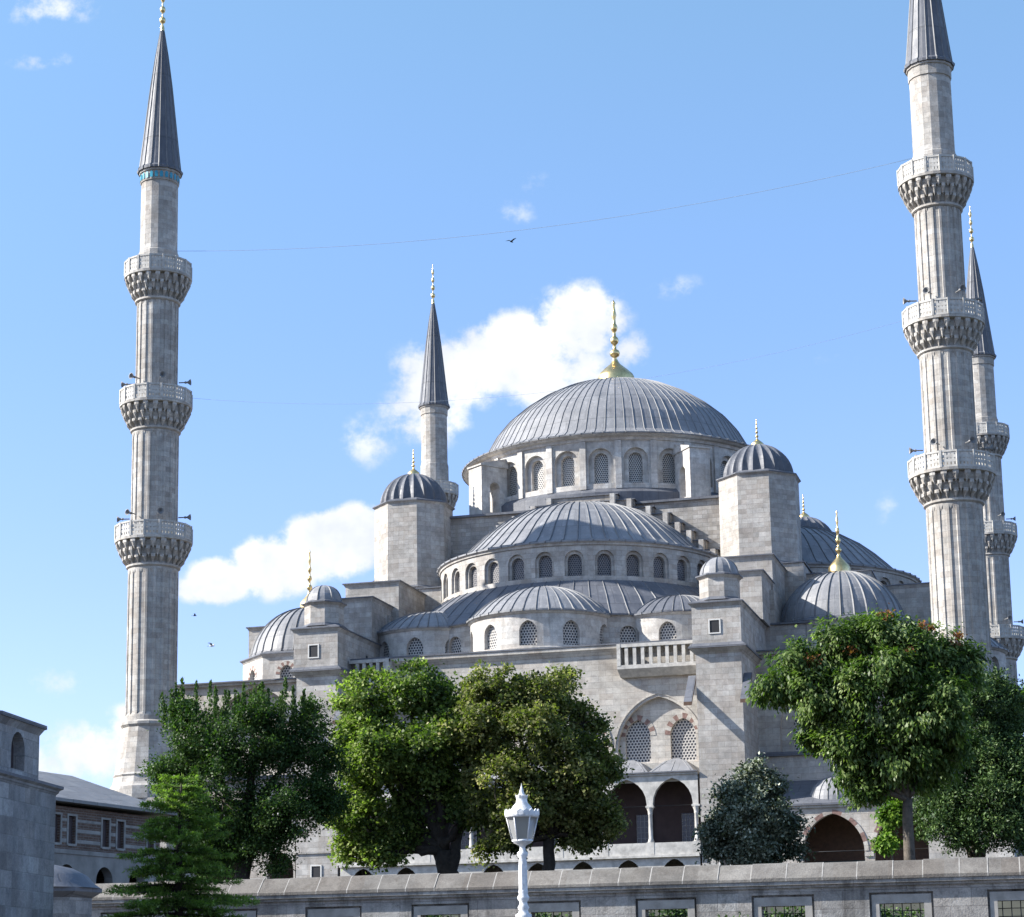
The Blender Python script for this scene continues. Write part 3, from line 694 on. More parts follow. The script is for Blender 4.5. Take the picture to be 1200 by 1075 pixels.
# ================================================================== MINARETS
def minaret(loc, label):
    X, Y = loc; z0 = GZ-.5
    t = thing('minaret', label, 'minaret', (X, Y, z0), 'slender stone minarets at the mosque corners')
    c = (X, Y)
    W = MB()
    W.frus(rect(X-2.9, X+2.9, Y-2.9, Y+2.9), z0, rect(X-2.9, X+2.9, Y-2.9, Y+2.9), 15.2)
    W.lathe([(3.15, 15.2), (3.15, 16.2), (2.95, 16.5), (2.85, 17.0), (2.95, 17.15), (2.8, 17.3), (2.25, 21.0), (2.42, 21.2), (2.42, 21.4), (2.15, 21.55)], c, 16, sm=False)
    W.face([(*p, 15.2) for p in ngon(c, 4.1, 4, PI/4)])
    def fl(r, n=16):
        # fluted shaft: narrow proud ribs, sunk panels closed by pointed heads
        return r
    def shaft(za, zb, r, n=18):
        W.lathe([(r, za), (r, za+.5)], c, n*2, sm=False)
        W.lathe([(r, zb-.7), (r, zb)], c, n*2, sm=False)
        a, b = za+.5, zb-.7; dp = .085
        for i in range(n):
            t0 = 2*PI*i/n; w = 2*PI/n
            A = [t0-.13*w, t0+.13*w, t0+.20*w, t0+.5*w, t0+.80*w, t0+.87*w]
            def pt(t, z, d): return (X+(r-d)*cos(t), Y+(r-d)*sin(t), z)
            def q(ta, da, tb, db, zl, zh): W.quad(pt(ta, zl, da), pt(tb, zl, db), pt(tb, zh, db), pt(ta, zh, da), [(ta*r, zl), (tb*r, zl), (tb*r, zh), (ta*r, zh)])
            q(A[0], 0, A[1], 0, a, b); q(A[1], 0, A[2], dp, a+.15, b-.5); q(A[2], dp, A[3], dp, a+.15, b-.2); q(A[3], dp, A[4], dp, a+.15, b-.2); q(A[4], dp, A[5], 0, a+.15, b-.5)
            # ends
            W.face([pt(A[1], a, 0), pt(A[5], a, 0), pt(A[4], a+.15, dp), pt(A[3], a+.15, dp), pt(A[2], a+.15, dp)])
            W.face([pt(A[1], b-.5, 0), pt(A[2], b-.5, dp), pt(A[3], b-.2, dp), pt(A[3], b, 0), pt(A[1], b, 0)])
            W.face([pt(A[5], b-.5, 0), pt(A[4], b-.5, dp), pt(A[3], b-.2, dp), pt(A[3], b, 0), pt(A[5], b, 0)])
    shaft(21.5, 34.6, 2.05); shaft(36.6, 46.2, 1.92); shaft(48.2, 57.5, 1.74)
    W.lathe([(1.7, 57.4), (1.66, 61.2), (1.60, 61.25), (1.56, 61.6), (1.54, 67.3), (1.62, 67.35), (1.64, 68.1), (1.74, 68.15), (1.76, 68.4)], c, 16, sm=False)
    W.build('shaft', 'minaret', t)
    W = MB()
    for i in range(24):
        a = 2*PI*i/24; TR.append(Matrix.Translation((X, Y, 0)) @ Matrix.Rotation(a, 4, 'Z')); W.face([(1.665, -.13, 67.5), (1.665, .13, 67.5), (1.665, .13, 67.95), (1.665, 0, 68.08), (1.665, -.13, 67.95)]); TR.pop()
    W.build('tile_band', 'tile', t)
    for zr, ro, ri in ((37.65, 3.17, 2.05), (49.15, 3.0, 1.92), (60.3, 2.82, 1.74)):
        W = MB(); zp = zr-1.25; n = 16
        # muqarnas corbel tiers
        zb = zr-3.3; tiers = 3; H = (zp-.22)-zb
        W.lathe([(ri+.02, zb-.3), (ri+.15, zb-.2), (ri+.15, zb-.05), (ri+.02, zb)], c, 32, sm=False)
        for k in range(tiers):
            ra = ri+.08+(ro-ri-.2)*(k/tiers)**.8; rb = ri+.08+(ro-ri-.2)*((k+1)/tiers)**.8
            za = zb+H*k/tiers; zc = za+H/tiers
            W.lathe([(ra-.12, za), (ra-.02, za+.3), (rb-.30, zc-.05), (rb-.1, zc)], c, 32, sm=False)
            m = 22; hw = PI/m*(.50 if k != 1 else .40); jt = rng.uniform(-.05, .05, m)
            for i in range(m):
                a = 2*PI*(i+.5*(k % 2))/m
                def p(r_, t_, z_): return (X+r_*cos(t_), Y+r_*sin(t_), z_)
                e = hw*.62; q = jt[i]
                top = [p(ra-.15, a-hw, zc), p(rb, a-hw, zc), p(rb+.03, a, zc), p(rb, a+hw, zc), p(ra-.15, a+hw, zc)]
                m1 = [p(ra-.15, a-hw, zc-.24), p(rb, a-hw, zc-.24+q), p(rb+.03, a, zc-.24), p(rb, a+hw, zc-.24+q), p(ra-.15, a+hw, zc-.24)]
                mid = [p(ra-.15, a-e, za+.12), p(ra+.10, a-e, za+.12+q), p(ra+.14, a, za+.06), p(ra+.10, a+e, za+.12+q), p(ra-.15, a+e, za+.12)]
                tip = p(ra-.04, a, za-.26+q)
                for j in range(4): W.quad(m1[j], m1[j+1], top[j+1], top[j]); W.quad(mid[j], mid[j+1], m1[j+1], m1[j]); W.face([mid[j], mid[j+1], tip])
        W.lathe([(ro-.18, zp-.25), (ro-.02, zp-.2), (ro, zp), (ro-.05, zp+.02), (ri-.1, zp+.03)], c, 32, sm=False)
        b = W.build('balcony', 'minaret', t)
        # pierced parapet
        W = MB()
        pts = ngon(c, ro-.03, n, PI/n)
        for i in range(n):
            p, q = Vector(pts[i]), Vector(pts[(i+1) % n]); ln = (q-p).length; u = (q-p)/ln; nin = Vector((-u.y, u.x))
            TR.append(Matrix(((u.x, nin.x, 0, p.x), (u.y, nin.y, 0, p.y), (0, 0, 1, 0), (0, 0, 0, 1))))
            W.box(-.07, .09, -.05, .14, zp, zr); W.box(.09, ln-.07, 0, .1, zp, zp+.16); W.box(.09, ln-.07, -.02, .12, zr-.14, zr)
            for k in range(1, 3): W.box(.09, ln-.07, .015, .085, zp+.16+.95*k/3-.11, zp+.16+.95*k/3+.10)
            for k in range(5):
                x = .09+(ln-.16)*k/4; W.box(x-.085, x+.085, .02, .08, zp+.16, zr-.14)
            TR.pop()
        W.build('parapet', 'parapet', b)
        # loudspeakers and door
        for a in (-165, -110, -55, 10, 80, 150):
            Hn = MB(); TR.append(Matrix.Translation((X, Y, zr+.75)) @ Matrix.Rotation(R(a), 4, 'Z') @ Matrix.Rotation(R(90), 4, 'Y'))
            Hn.lathe([(0, ri-.02), (.05, ri-.02), (.05, ri+.45), (.10, ri+.5), (.10, ri+.62), (.06, ri+.64), (.10, ri+.75), (.27, ri+.98), (.24, ri+.97), (.07, ri+.78), (0, ri+.7)], (0, 0), 12); TR.pop()
            if zr < 60: Hn.build('loudspeaker', 'speaker', b)
    # spire
    W = MB(); dome(W, c, [(1.72, 68.3), (1.86, 68.32), (1.88, 68.5), (1.72, 68.7), (1.5, 70.6), (1.22, 73.2), (.9, 76.2), (.55, 79), (.2, 81.3), (.12, 81.6)], 16, seam=.14, seamh=.07)
    s = W.build('spire', ['leadd', 'seam'], t)
    finial(s, c, 81.45, 5.0, 'palegold', .55, False)
    return t
m1 = minaret((-30.75, .5), 'complete stone minaret with three balconies standing far left beside the dark spiky tree')
for loc, lab in (((33.6, -.5), 'tallest-looking stone minaret at the right, its spire cut off by the photo edge'),
                 ((-30.7, 76.3), 'distant minaret whose upper shaft and spire rise behind the left weight turret'),
                 ((33.0, 77.0), 'distant minaret partly hidden right behind the big right hand minaret')):
    c = copy_tree(m1, None, Vector((loc[0]+30.75, loc[1]-.5, 0))); c['label'] = lab
    kids = [x for x in bpy.data.objects if x.parent == c]
    for k in kids:
        if k.name.startswith('tile_band'): bpy.data.objects.remove(k)
    if loc == (-30.7, 76.3): max([k for k in bpy.data.objects if k.parent == c and k.name.startswith('balcony')], key=lambda k: k.location.z).location.z -= 1.5

# ================================================================== CABLES, BIRDS
def cable(name, a, b, sag, label, r=.022):
    W = MB(); a = Vector(a); b = Vector(b); pts = []
    for i in range(31):
        t = i/30; p = a.lerp(b, t); p.z -= sag*4*t*(1-t); pts.append(p)
    W.tube(pts, r, 4); o = W.build(name, 'cable', None); tag(o, label, 'cable'); return o
cable('cable', (-29.2, .4, 61.3), (32.0, -.4, 61.4), 1.9, 'upper thin steel cable sagging between the top balconies of the two near minarets', .015)
cable('cable', (-29.0, .4, 48.6), (31.8, -.4, 48.9), 2.9, 'lower thin steel cable strung between the middle balconies of the near minarets', .009)
def bird(loc, mat, s, yaw, label, flap=.35):
    W = MB(); TR.append(Matrix.Translation(loc) @ Matrix.Rotation(yaw, 4, 'Z') @ Matrix.Scale(s, 4))
    body = [(-.22, .01), (-.12, .05), (0, .07), (.1, .055), (.17, .04), (.21, .035), (.25, .01)]
    for (xa, ra), (xb, rb) in zip(body, body[1:]):
        for k in range(6):
            t0, t1 = PI*k/3, PI*(k+1)/3
            W.quad((xa, ra*cos(t0), ra*sin(t0)), (xa, ra*cos(t1), ra*sin(t1)), (xb, rb*cos(t1), rb*sin(t1)), (xb, rb*cos(t0), rb*sin(t0)), sm=True)
    for sg in (-1, 1):
        for lo, hi in ((0, 0), (.012, 0)):
            W.face([(-.08, sg*.04, .03+lo), (.1, sg*.04, .03+lo), (.12, sg*.25, .03+flap*.35+lo), (-.05, sg*.27, .03+flap*.35+lo)])
            W.face([(-.05, sg*.27, .03+flap*.35+lo), (.12, sg*.25, .03+flap*.35+lo), (.02, sg*.5, .03+flap*.4+lo), (-.1, sg*.55, .03+flap*.3+lo)])
    W.face([(-.2, -.02, .01), (-.2, .02, .01), (-.36, .08, .01), (-.36, -.08, .01)]); W.face([(-.2, -.02, 0), (-.2, .02, 0), (-.36, .08, 0), (-.36, -.08, 0)])
    TR.pop(); o = W.build('bird', mat, None); tag(o, label, 'bird', 'birds in flight'); return o
bird((10.0, -35.6, 44.8), 'bird', .75, 1.2, 'dark bird flying in open sky above the white cloud')
bird((-8.34, -40.7, 21.9), 'bird', .5, .4, 'small dark bird flying low just right of the left minaret')
bird((-3.25, -49.67, 18.4), 'gull', .7, 0, 'pale gull gliding above the spiky dark tree top')

# ================================================================== BOUNDARY WALL
A0 = Vector((19.6, -94.3)); A1 = Vector((39.97, -93.6)); DV = (A1-A0).normalized(); NI = Vector((-DV.y, DV.x))
def wl(s, z, d): return (A0.x+DV.x*s+NI.x*d, A0.y+DV.y*s+NI.y*d, z)
bw = thing('boundary_wall', 'long low stone boundary wall with barred windows and brown sloped coping', 'wall', (30, -93.4, -1.7))
W = MB(); cents = [-5.6, -2.35, .85, 4.07, 7.33, 10.62, 13.88, 17.1, 20.25, 23.5, 26.7, 30, 33.2]
ops = [dict(c=c, w=1.72, zs=-.6, zp=2.42, dep=.14, k='q', inner=dict(c=c, w=1.2, zs=-.6, zp=2.12, dep=.34, k='q', panel=False)) for c in cents]
wall(W, wl, -12, 36, -1.9, 2.6, ops, 2.0)
wall(W, lambda s, z, d: wl(s, z, .62-d), -12, 36, -1.9, 2.6, [dict(c=c, w=1.2, zs=-.6, zp=2.12, dep=.14, k='q', panel=False) for c in cents], 2.0)
for d0, d1, z0, z1 in ((-.10, .66, 2.6, 2.68), (-.2, .74, 2.68, 2.78)):
    W.quad(wl(-12, z0, d0), wl(36, z0, d0), wl(36, z1, d0), wl(-12, z1, d0)); W.quad(wl(-12, z0, 0), wl(36, z0, 0), wl(36, z0, d0), wl(-12, z0, d0)); W.quad(wl(-12, z1, d0), wl(36, z1, d0), wl(36, z1, d1), wl(-12, z1, d1))
W.quad(wl(-12, -1.9, 0), wl(-12, -1.9, .62), wl(-12, 2.7, .62), wl(-12, 2.7, 0)); W.quad(wl(36, -1.9, 0), wl(36, -1.9, .62), wl(36, 2.7, .62), wl(36, 2.7, 0))
W.build('masonry', 'wallst', bw)
W = MB(); s = -12.0; random.seed(3)
while s < 36:
    ln = .72+random.random()*.3; e = min(s+ln, 36); j = random.uniform(-.012, .012); g = .014
    prof = [(-.24, 2.78), (-.24, 2.86+j), (.22, 3.26+j), (.34, 3.30+j), (.46, 3.26+j), (.78, 2.86+j), (.78, 2.78)]
    for (d0, z0), (d1, z1) in zip(prof, prof[1:]):
        W.quad(wl(s+g, z0, d0), wl(e-g, z0, d0), wl(e-g, z1, d1), wl(s+g, z1, d1), [(s+20.7, z0), (e+20.7, z0), (e+20.7, z0+math.dist((d0, z0), (d1, z1))), (s+20.7, z0+math.dist((d0, z0), (d1, z1)))])
    for (d0, z0), (d1, z1) in zip(prof, prof[1:]): W.quad(wl(e-g, z0, d0), wl(e+g, z0, d0), wl(e+g, z1, d1), wl(e-g, z1, d1), mi=1)
    s = e
W.quad(wl(-12, 2.79, -.15), wl(36, 2.79, -.15), wl(36, 3.2, .32), wl(-12, 3.2, .32), mi=1)
M['cop2'] = stone('coping_blocks', (.26,.245,.22), (.17,.16,.145), (.36,.34,.31), 1.5, 9.0, (.075,.062,.052), 1.0, .0, .35)
W.build('coping', ['cop2', 'band'], bw)
for c in cents:
    F = MB(); z0, z1 = -.6, 2.36; o, i = .8, .60
    for a, b, za, zb in ((-o, -i, z0, z1), (i, o, z0, z1), (-i, i, 2.12, z1)):
        for q in (0,):
            P8 = [wl(c+a, za, .05), wl(c+b, za, .05), wl(c+b, zb, .05), wl(c+a, zb, .05)]; F.face(P8)
            P9 = [wl(c+a, za, .16), wl(c+b, za, .16), wl(c+b, zb, .16), wl(c+a, zb, .16)]
            for k in range(4): F.quad(P8[k], P8[(k+1) % 4], P9[(k+1) % 4], P9[k])
    f_ = F.build('window_frame', 'band', bw)
    G = MB()
    for k in range(5):
        x = c-.6+1.2*(k+.5)/5; G.tube([wl(x, -.6, .3), wl(x, 2.12, .3)], .014, 5)
    for k in range(12): G.tube([wl(c-.6, -.5+.22*k, .3), wl(c+.6, -.5+.22*k, .3)], .012, 5)
    G.build('iron_grille', 'iron', f_)

# ================================================================== LEFT BUILDINGS
# square stone tomb building with low drum (near, left edge)
P1 = Vector((20.16, -110.63)); P0 = Vector((20.70, -114.3)); wd = (P1-P0).normalized(); nl = Vector((-wd.y, wd.x))
tomb = thing('tomb_building', 'blue-grey block stone building with domed drum cut by the left photo edge', 'building', (*(P1+nl*3), -1.7))
LN = 9.0
Q0 = P1-wd*LN
def tl(s, z, d): p = Q0+wd*s+nl*d; return (p.x, p.y, z)
W = MB()
wall(W, tl, 0, LN, -1.7, 4.3, [], 2); W.quad(tl(LN, -1.7, 0), tl(LN, -1.7, 9), tl(LN, 4.3, 9), tl(LN, 4.3, 0)); W.quad(tl(0, -1.7, 0), tl(0, -1.7, 9), tl(0, 4.3, 9), tl(0, 4.3, 0)); W.quad(tl(0, -1.7, 9), tl(LN, -1.7, 9), tl(LN, 4.3, 9), tl(0, 4.3, 9))
W.build('wall', 'bluestone', tomb)
def ring(W, o0, z0, o1, z1, mi=0):
    a = [(-o0, -o0), (LN+o0, -o0), (LN+o0, 9+o0), (-o0, 9+o0)]; b = [(-o1, -o1), (LN+o1, -o1), (LN+o1, 9+o1), (-o1, 9+o1)]
    for i in range(4):
        j = (i+1) % 4; W.quad(tl(a[i][0], z0, a[i][1]), tl(a[j][0], z0, a[j][1]), tl(b[j][0], z1, b[j][1]), tl(b[i][0], z1, b[i][1]), mi=mi)
W = MB(); ring(W, 0, 4.28, .05, 4.34); ring(W, .05, 4.34, .06, 4.38); ring(W, .06, 4.38, .13, 4.42); ring(W, .13, 4.42, .13, 4.48, 1); ring(W, .13, 4.48, -1.4, 4.75, 1)
W.build('cornice', ['bluestone', 'leadd'], tomb)
th = math.atan2(wd.y, wd.x); dc2 = (19.9-3.3*cos(th-R(67.5)), -110.95-3.3*sin(th-R(67.5))); W = MB()
pts = ngon(dc2, 3.3, 8, th+R(22.5)); P = []
for i in range(8):
    p, q = pts[i], pts[(i+1) % 8]; ln = math.dist(p, q); P += wall(W, line(p, q), 0, ln, 4.5, 5.65, [dict(c=ln/2, w=.8, zs=4.7, zp=5.1, dep=.25, k='r')], 2)
W.frus(ngon(dc2, 3.3, 8, th+R(22.5)), 5.56, ngon(dc2, 3.42, 8, th+R(22.5)), 5.7, 0, bot=False); W.frus(ngon(dc2, 3.46, 8, th+R(22.5)), 5.7, ngon(dc2, 3.46, 8, th+R(22.5)), 5.78, 1)
dr = W.build('drum', ['bluestone', 'leadd'], tomb); wins(P, 'brownpane', dr)
D = MB(); D.frus(ngon(dc2, 3.44, 8, th+R(22.5)), 5.78, ngon(dc2, .6, 8, th+R(22.5)), 6.1, bot=False); D.build('dome', ['lead', 'seam'], tomb)

# long striped brick building with lead roof
B0 = Vector((7.35, -92.5)); B1 = Vector((8.95, -81.6)); bd = (B1-B0).normalized(); bn = Vector((-bd.y, bd.x)); BL = (B1-B0).length
brb = thing('brick_building', 'long brick and stone striped building with grey lead roof left of the minaret', 'building', (*(B0+bd*5+bn*3), -1.7))
def bl(s, z, d): p = B0+bd*s+bn*d; return (p.x, p.y, z)
W = MB(); BD = 6.6
wcs = [0.9, 2.6, 4.75, 5.62, 7.6, 8.5, 10.4]
P = wall(W, bl, 0, BL, 4.75, 6.35, [dict(c=c, w=.42, zs=5.1, zp=6.05, dep=.12, k='q') for c in wcs], 2)
for s_ in (0, BL): W.quad(bl(s_, -1.7, 0), bl(s_, -1.7, BD), bl(s_, 6.35, BD), bl(s_, 6.35, 0))
W.quad(bl(0, -1.7, BD), bl(BL, -1.7, BD), bl(BL, 6.35, BD), bl(0, 6.35, BD))
w = W.build('brick_wall', 'brickw', brb); wins(P, 'brownpane', w)
W = MB()
wall(W, bl, 0, BL, -1.7, 4.75, [dict(c=c, w=1.0, zs=2.6, zp=3.9, dep=.35, k='r') for c in (1.2, 3.4, 5.4, 7.6, 9.6)], 2)
W.quad(bl(0, 4.75, -.04), bl(BL, 4.75, -.04), bl(BL, 4.9, -.04), bl(0, 4.9, -.04)); W.build('lower_wall', 'rendered', brb)
W = MB()
for za, zb in ((5.14, 5.26), (5.5, 5.62), (5.86, 5.95)):
    cur = 0
    for c in wcs+[99]:
        e = min(c-.27, BL)
        if e > cur: W.quad(bl(cur, za, -.012), bl(e, za, -.012), bl(e, zb, -.012), bl(cur, zb, -.012)); W.quad(bl(cur, zb, -.012), bl(e, zb, -.012), bl(e, zb, .01), bl(cur, zb, .01))
        cur = c+.27
for c in wcs:
    for a, b, za, zb in ((-.29, -.21, 5.05, 6.12), (.21, .29, 5.05, 6.12), (-.21, .21, 6.05, 6.12), (-.21, .21, 5.02, 5.1)):
        if c+a > BL: continue
        W.quad(bl(c+a, za, -.03), bl(c+b, za, -.03), bl(c+b, zb, -.03), bl(c+a, zb, -.03)); W.quad(bl(c+a, za, -.03), bl(c+a, zb, -.03), bl(c+a, zb, .01), bl(c+a, za, .01)); W.quad(bl(c+b, za, -.03), bl(c+b, zb, -.03), bl(c+b, zb, .01), bl(c+b, za, .01))
W.build('stone_bands', 'band', brb)
W = MB(); o = .45
e_ = [(-o, -o), (BL+o, -o), (BL+o, BD+o), (-o, BD+o)]; rdg = [(2.8, BD/2), (BL-.9, BD/2)]
E = [bl(a, 6.45, b) for a, b in e_]; E2 = [bl(a, 6.56, b) for a, b in e_]; RD = [bl(a, 8.0, b) for a, b in rdg]
for i in range(4): W.quad(E[i], E[(i+1) % 4], E2[(i+1) % 4], E2[i])
W.face(E[::-1]); W.quad(E2[0], E2[1], RD[1], RD[0]); W.face([E2[1], E2[2], RD[1]]); W.quad(E2[2], E2[3], RD[0], RD[1]); W.face([E2[3], E2[0], RD[0]])
rf = W.build('roof', 'oldroof', brb)
W = MB(); W.lathe([(.09, 7.8), (.09, 8.12), (.15, 8.14), (.15, 8.2), (0, 8.26)], bl(6.3, 0, BD/2)[:2], 8); W.build('vent', 'frame', rf)
# low leaded kiosk in front
kc = (14.0, -99.9)
ks = thing('kiosk', 'small low stone kiosk with dark lead cap between the left building and the conifer', 'kiosk', (*kc, -1.7))
W = MB(); pts = ngon(kc, 1.45, 8, .3); P = []
for i in range(8):
    p, q = pts[i], pts[(i+1) % 8]; ln = math.dist(p, q); P += wall(W, line(p, q), 0, ln, -1.7, 2.6, [dict(c=ln/2, w=.7, zs=-.8, zp=1.5, dep=.15)], 2)
kw = W.build('wall', 'bluestone', ks); wins(P, 'black', kw)
W = MB(); W.frus(ngon(kc, 1.45, 8, .3), 2.6, ngon(kc, 1.7, 8, .3), 2.75, 0, bot=False); W.frus(ngon(kc, 1.72, 8, .3), 2.75, ngon(kc, 1.72, 8, .3), 2.86, 0); W.lathe([(1.7, 2.86), (1.5, 3.0), (1.3, 3.22), (.9, 3.42), (.4, 3.53), (0, 3.56)], kc, 24); W.build('roof', 'leadd', ks)

# ================================================================== STREET LAMP
lx, ly = 33.9, -122.4
lamp = thing('street_lamp', 'ornate white street lamp with crown-topped glass lantern in front of the wall', 'street lamp', (lx, ly, -1.7))
W = MB()
W.lathe([(.19, -1.7), (.19, -1.45), (.15, -1.4), (.16, -.9), (.12, -.8), (.10, .85), (.115, 1.0), (.115, 1.04), (.075, 1.06), (.065, 1.10), (.085, 1.14), (.06, 1.18), (.055, 1.22), (.085, 1.26), (.085, 1.29), (.062, 1.33), (.07, 1.36), (.062, 1.39)], (lx, ly), 20)
W.lathe([(.062, 1.39), (.060, 1.75)], (lx, ly), 32, rm=lambda t, z: 1+.07*cos(8*t))
W.lathe([(.060, 1.75), (.058, 1.78), (.052, 1.84), (.075, 1.88), (.078, 1.92), (.045, 1.95), (.04, 2.0), (.06, 2.03), (.13, 2.06), (.14, 2.085)], (lx, ly), 20)
W.build('pole', 'white', lamp)
ln_ = MB(); n6 = 6; rot = R(15)
ra, rb = .145, .225; za, zb = 2.09, 2.43
for i in range(6):
    a0, a1 = rot+2*PI*i/6, rot+2*PI*(i+1)/6
    p = [(lx+ra*cos(a0), ly+ra*sin(a0), za), (lx+rb*cos(a0), ly+rb*sin(a0), zb)]; ln_.tube(p, .011, 5)
ln_.lathe([(.15, 2.08), (.155, 2.10), (.14, 2.11)], (lx, ly), 24); ln_.lathe([(.21, 2.42), (.245, 2.43), (.25, 2.47), (.20, 2.5)], (lx, ly), 30)
for i in range(18):
    a = 2*PI*i/18; TR.append(Matrix.Translation((lx, ly, 0)) @ Matrix.Rotation(a, 4, 'Z'))
    pts3 = [(-.045, 2.46), (.045, 2.46), (.04, 2.51), (.0, 2.545), (-.04, 2.51)]
    ln_.face([(.25, y, z) for y, z in pts3]); ln_.face([(.235, y, z) for y, z in pts3[::-1]])
    for k in range(5): a_, b_ = pts3[k], pts3[(k+1) % 5]; ln_.quad((.25, a_[0], a_[1]), (.25, b_[0], b_[1]), (.235, b_[0], b_[1]), (.235, a_[0], a_[1]))
    TR.pop()
fr = ln_.build('lantern_frame', 'white', lamp)
G = MB(); G.frus(ngon((lx, ly), ra-.008, 6, rot), za+.01, ngon((lx, ly), rb-.008, 6, rot), zb-.005); G.build('lantern_glass', 'glass', fr)
W = MB(); W.lathe([(.235, 2.47), (.19, 2.50), (.165, 2.53), (.13, 2.59), (.085, 2.64), (.078, 2.68), (.075, 2.70), (.09, 2.74), (.07, 2.75), (.045, 2.755), (.035, 2.79), (.018, 2.85), (.004, 2.90), (0, 2.93)], (lx, ly), 24)
for i in range(8):
    a = 2*PI*i/8; TR.append(Matrix.Translation((lx, ly, 0)) @ Matrix.Rotation(a, 4, 'Z')); W.face([(.075, -.03, 2.70), (.075, .03, 2.70), (.105, 0, 2.765)]); W.face([(.06, -.03, 2.70), (.06, .03, 2.70), (.105, 0, 2.765)]); TR.pop()
W.build('lamp_cap', 'white', lamp)

# ================================================================== TREES
def leafmesh(name, mat, parent, pos, axis, nrm, ln, wd, tone, origin, label=None):
    """bent kite-shaped leaves from numpy arrays"""
    n = len(pos); ax = axis/np.linalg.norm(axis, axis=1, keepdims=True)
    sd = np.cross(ax, nrm); sd /= (np.linalg.norm(sd, axis=1, keepdims=True)+1e-9); up = np.cross(sd, ax)
    ln = ln[:, None]; wd = wd[:, None]
    v = np.empty((n, 4, 3)); v[:, 0] = pos; v[:, 1] = pos+ax*ln*.45+sd*wd+up*ln*.10; v[:, 2] = pos+ax*ln; v[:, 3] = pos+ax*ln*.45-sd*wd+up*ln*.10
    v = v.reshape(-1, 3)-np.array(origin)
    me = bpy.data.meshes.new(name); me.vertices.add(n*4); me.vertices.foreach_set('co', v.astype(np.float32).ravel())
    me.loops.add(n*4); me.loops.foreach_set('vertex_index', np.arange(n*4, dtype=np.int32))
    me.polygons.add(n); me.polygons.foreach_set('loop_start', np.arange(0, n*4, 4, dtype=np.int32)); me.polygons.foreach_set('loop_total', np.full(n, 4, dtype=np.int32))
    at = me.attributes.new('tone', 'FLOAT', 'FACE'); at.data.foreach_set('value', np.clip(tone, 0, 1).astype(np.float32))
    me.update(calc_edges=True); me.materials.append(mat); return link(name, me, parent, origin, label)
def unit(n):
    d = rng.normal(size=(n, 3)); return d/np.linalg.norm(d, axis=1, keepdims=True)
def crown(lobes, nleaf, mode='broad', size=.17, asp=.34, clump=.5, dens=70, tonefn=None, shell=.62, squash=(1, 1.1, 1)):
    base = np.array(lobes); sub = []
    for b_ in base:
        k = 3 if b_[3] < .8 else 7
        dd = unit(k); dd[:, 2] = dd[:, 2]*.8+.12
        rr_ = b_[3]*rng.uniform(.30, .52, k)
        for d_, q_ in zip(dd, rr_): sub.append([*(b_[:3]+d_*(b_[3]*1.02-q_*.75)), q_])
    core = base.copy(); core[:, 3] *= .72
    lob = np.vstack([core, np.array(sub)]); w = lob[:, 3]**2; w = w/w.sum()
    ncl = max(10, nleaf//dens); li = rng.choice(len(lob), ncl, p=w)
    d = unit(ncl); rad = lob[li, 3]*(shell+(1.03-shell)*rng.random(ncl)**.6)
    inner = rng.random(ncl) < .16; rad[inner] *= rng.random(inner.sum())
    outl = rng.random(ncl) < .10; rad[outl] = lob[li, 3][outl]*(1.0+(.02 if mode == 'up' else .18)*rng.random(outl.sum()))
    cc = lob[li, :3]+d*rad[:, None]*np.array(squash)
    ctone = rng.normal(0, .16, ncl); ci = rng.integers(0, ncl, nleaf)
    sc = np.array({'up': (.55, .55, 1.5), 'droop': (1, 1, .8), 'broad': (1, 1, .75)}[mode])*clump
    cs = .6+.8*rng.random(ncl)
    off = rng.normal(size=(nleaf, 3))*sc*.5*cs[ci][:, None]; pos = cc[ci]+off
    out = d[ci]
    if mode == 'up': ax = unit(nleaf)*.45+np.array([0, 0, 1.0])+out*.15; nr = unit(nleaf)+out*.8
    elif mode == 'droop': ax = unit(nleaf)*.6+np.array([0, 0, -.75])+out*.75; nr = unit(nleaf)*.5+out*.4+np.array([0, 0, .9])
    else: ax = unit(nleaf)+out*.4+np.array([0, 0, -.15]); nr = unit(nleaf)*.75+out*.5+np.array([0, 0, .7])
    ln = size*(.65+.7*rng.random(nleaf)); wd = ln*asp*(.8+.4*rng.random(nleaf))
    tone = .42+ctone[ci]+rng.normal(0, .13, nleaf)
    if tonefn is not None: tone = tone+tonefn(pos)
    return pos, ax, nr, ln, wd, tone
def plumes(tops, n, size, asp):
    P_ = []; A_ = []
    for x, y, z, h, r_ in tops:
        m = int(n*h); t = rng.random(m); w_ = r_*(1-t**1.5)+.03
        P_.append(np.array([x, y, z])+np.c_[rng.normal(0, 1, m)*w_*.6, rng.normal(0, 1, m)*w_*.6, t*h]); A_.append(unit(m)*.5+np.array([0, 0, 1.0]))
    P_ = np.vstack(P_); m = len(P_); ln = size*(.7+.6*rng.random(m))
    return P_, np.vstack(A_), unit(m), ln, ln*asp, .55+rng.normal(0, .13, m)
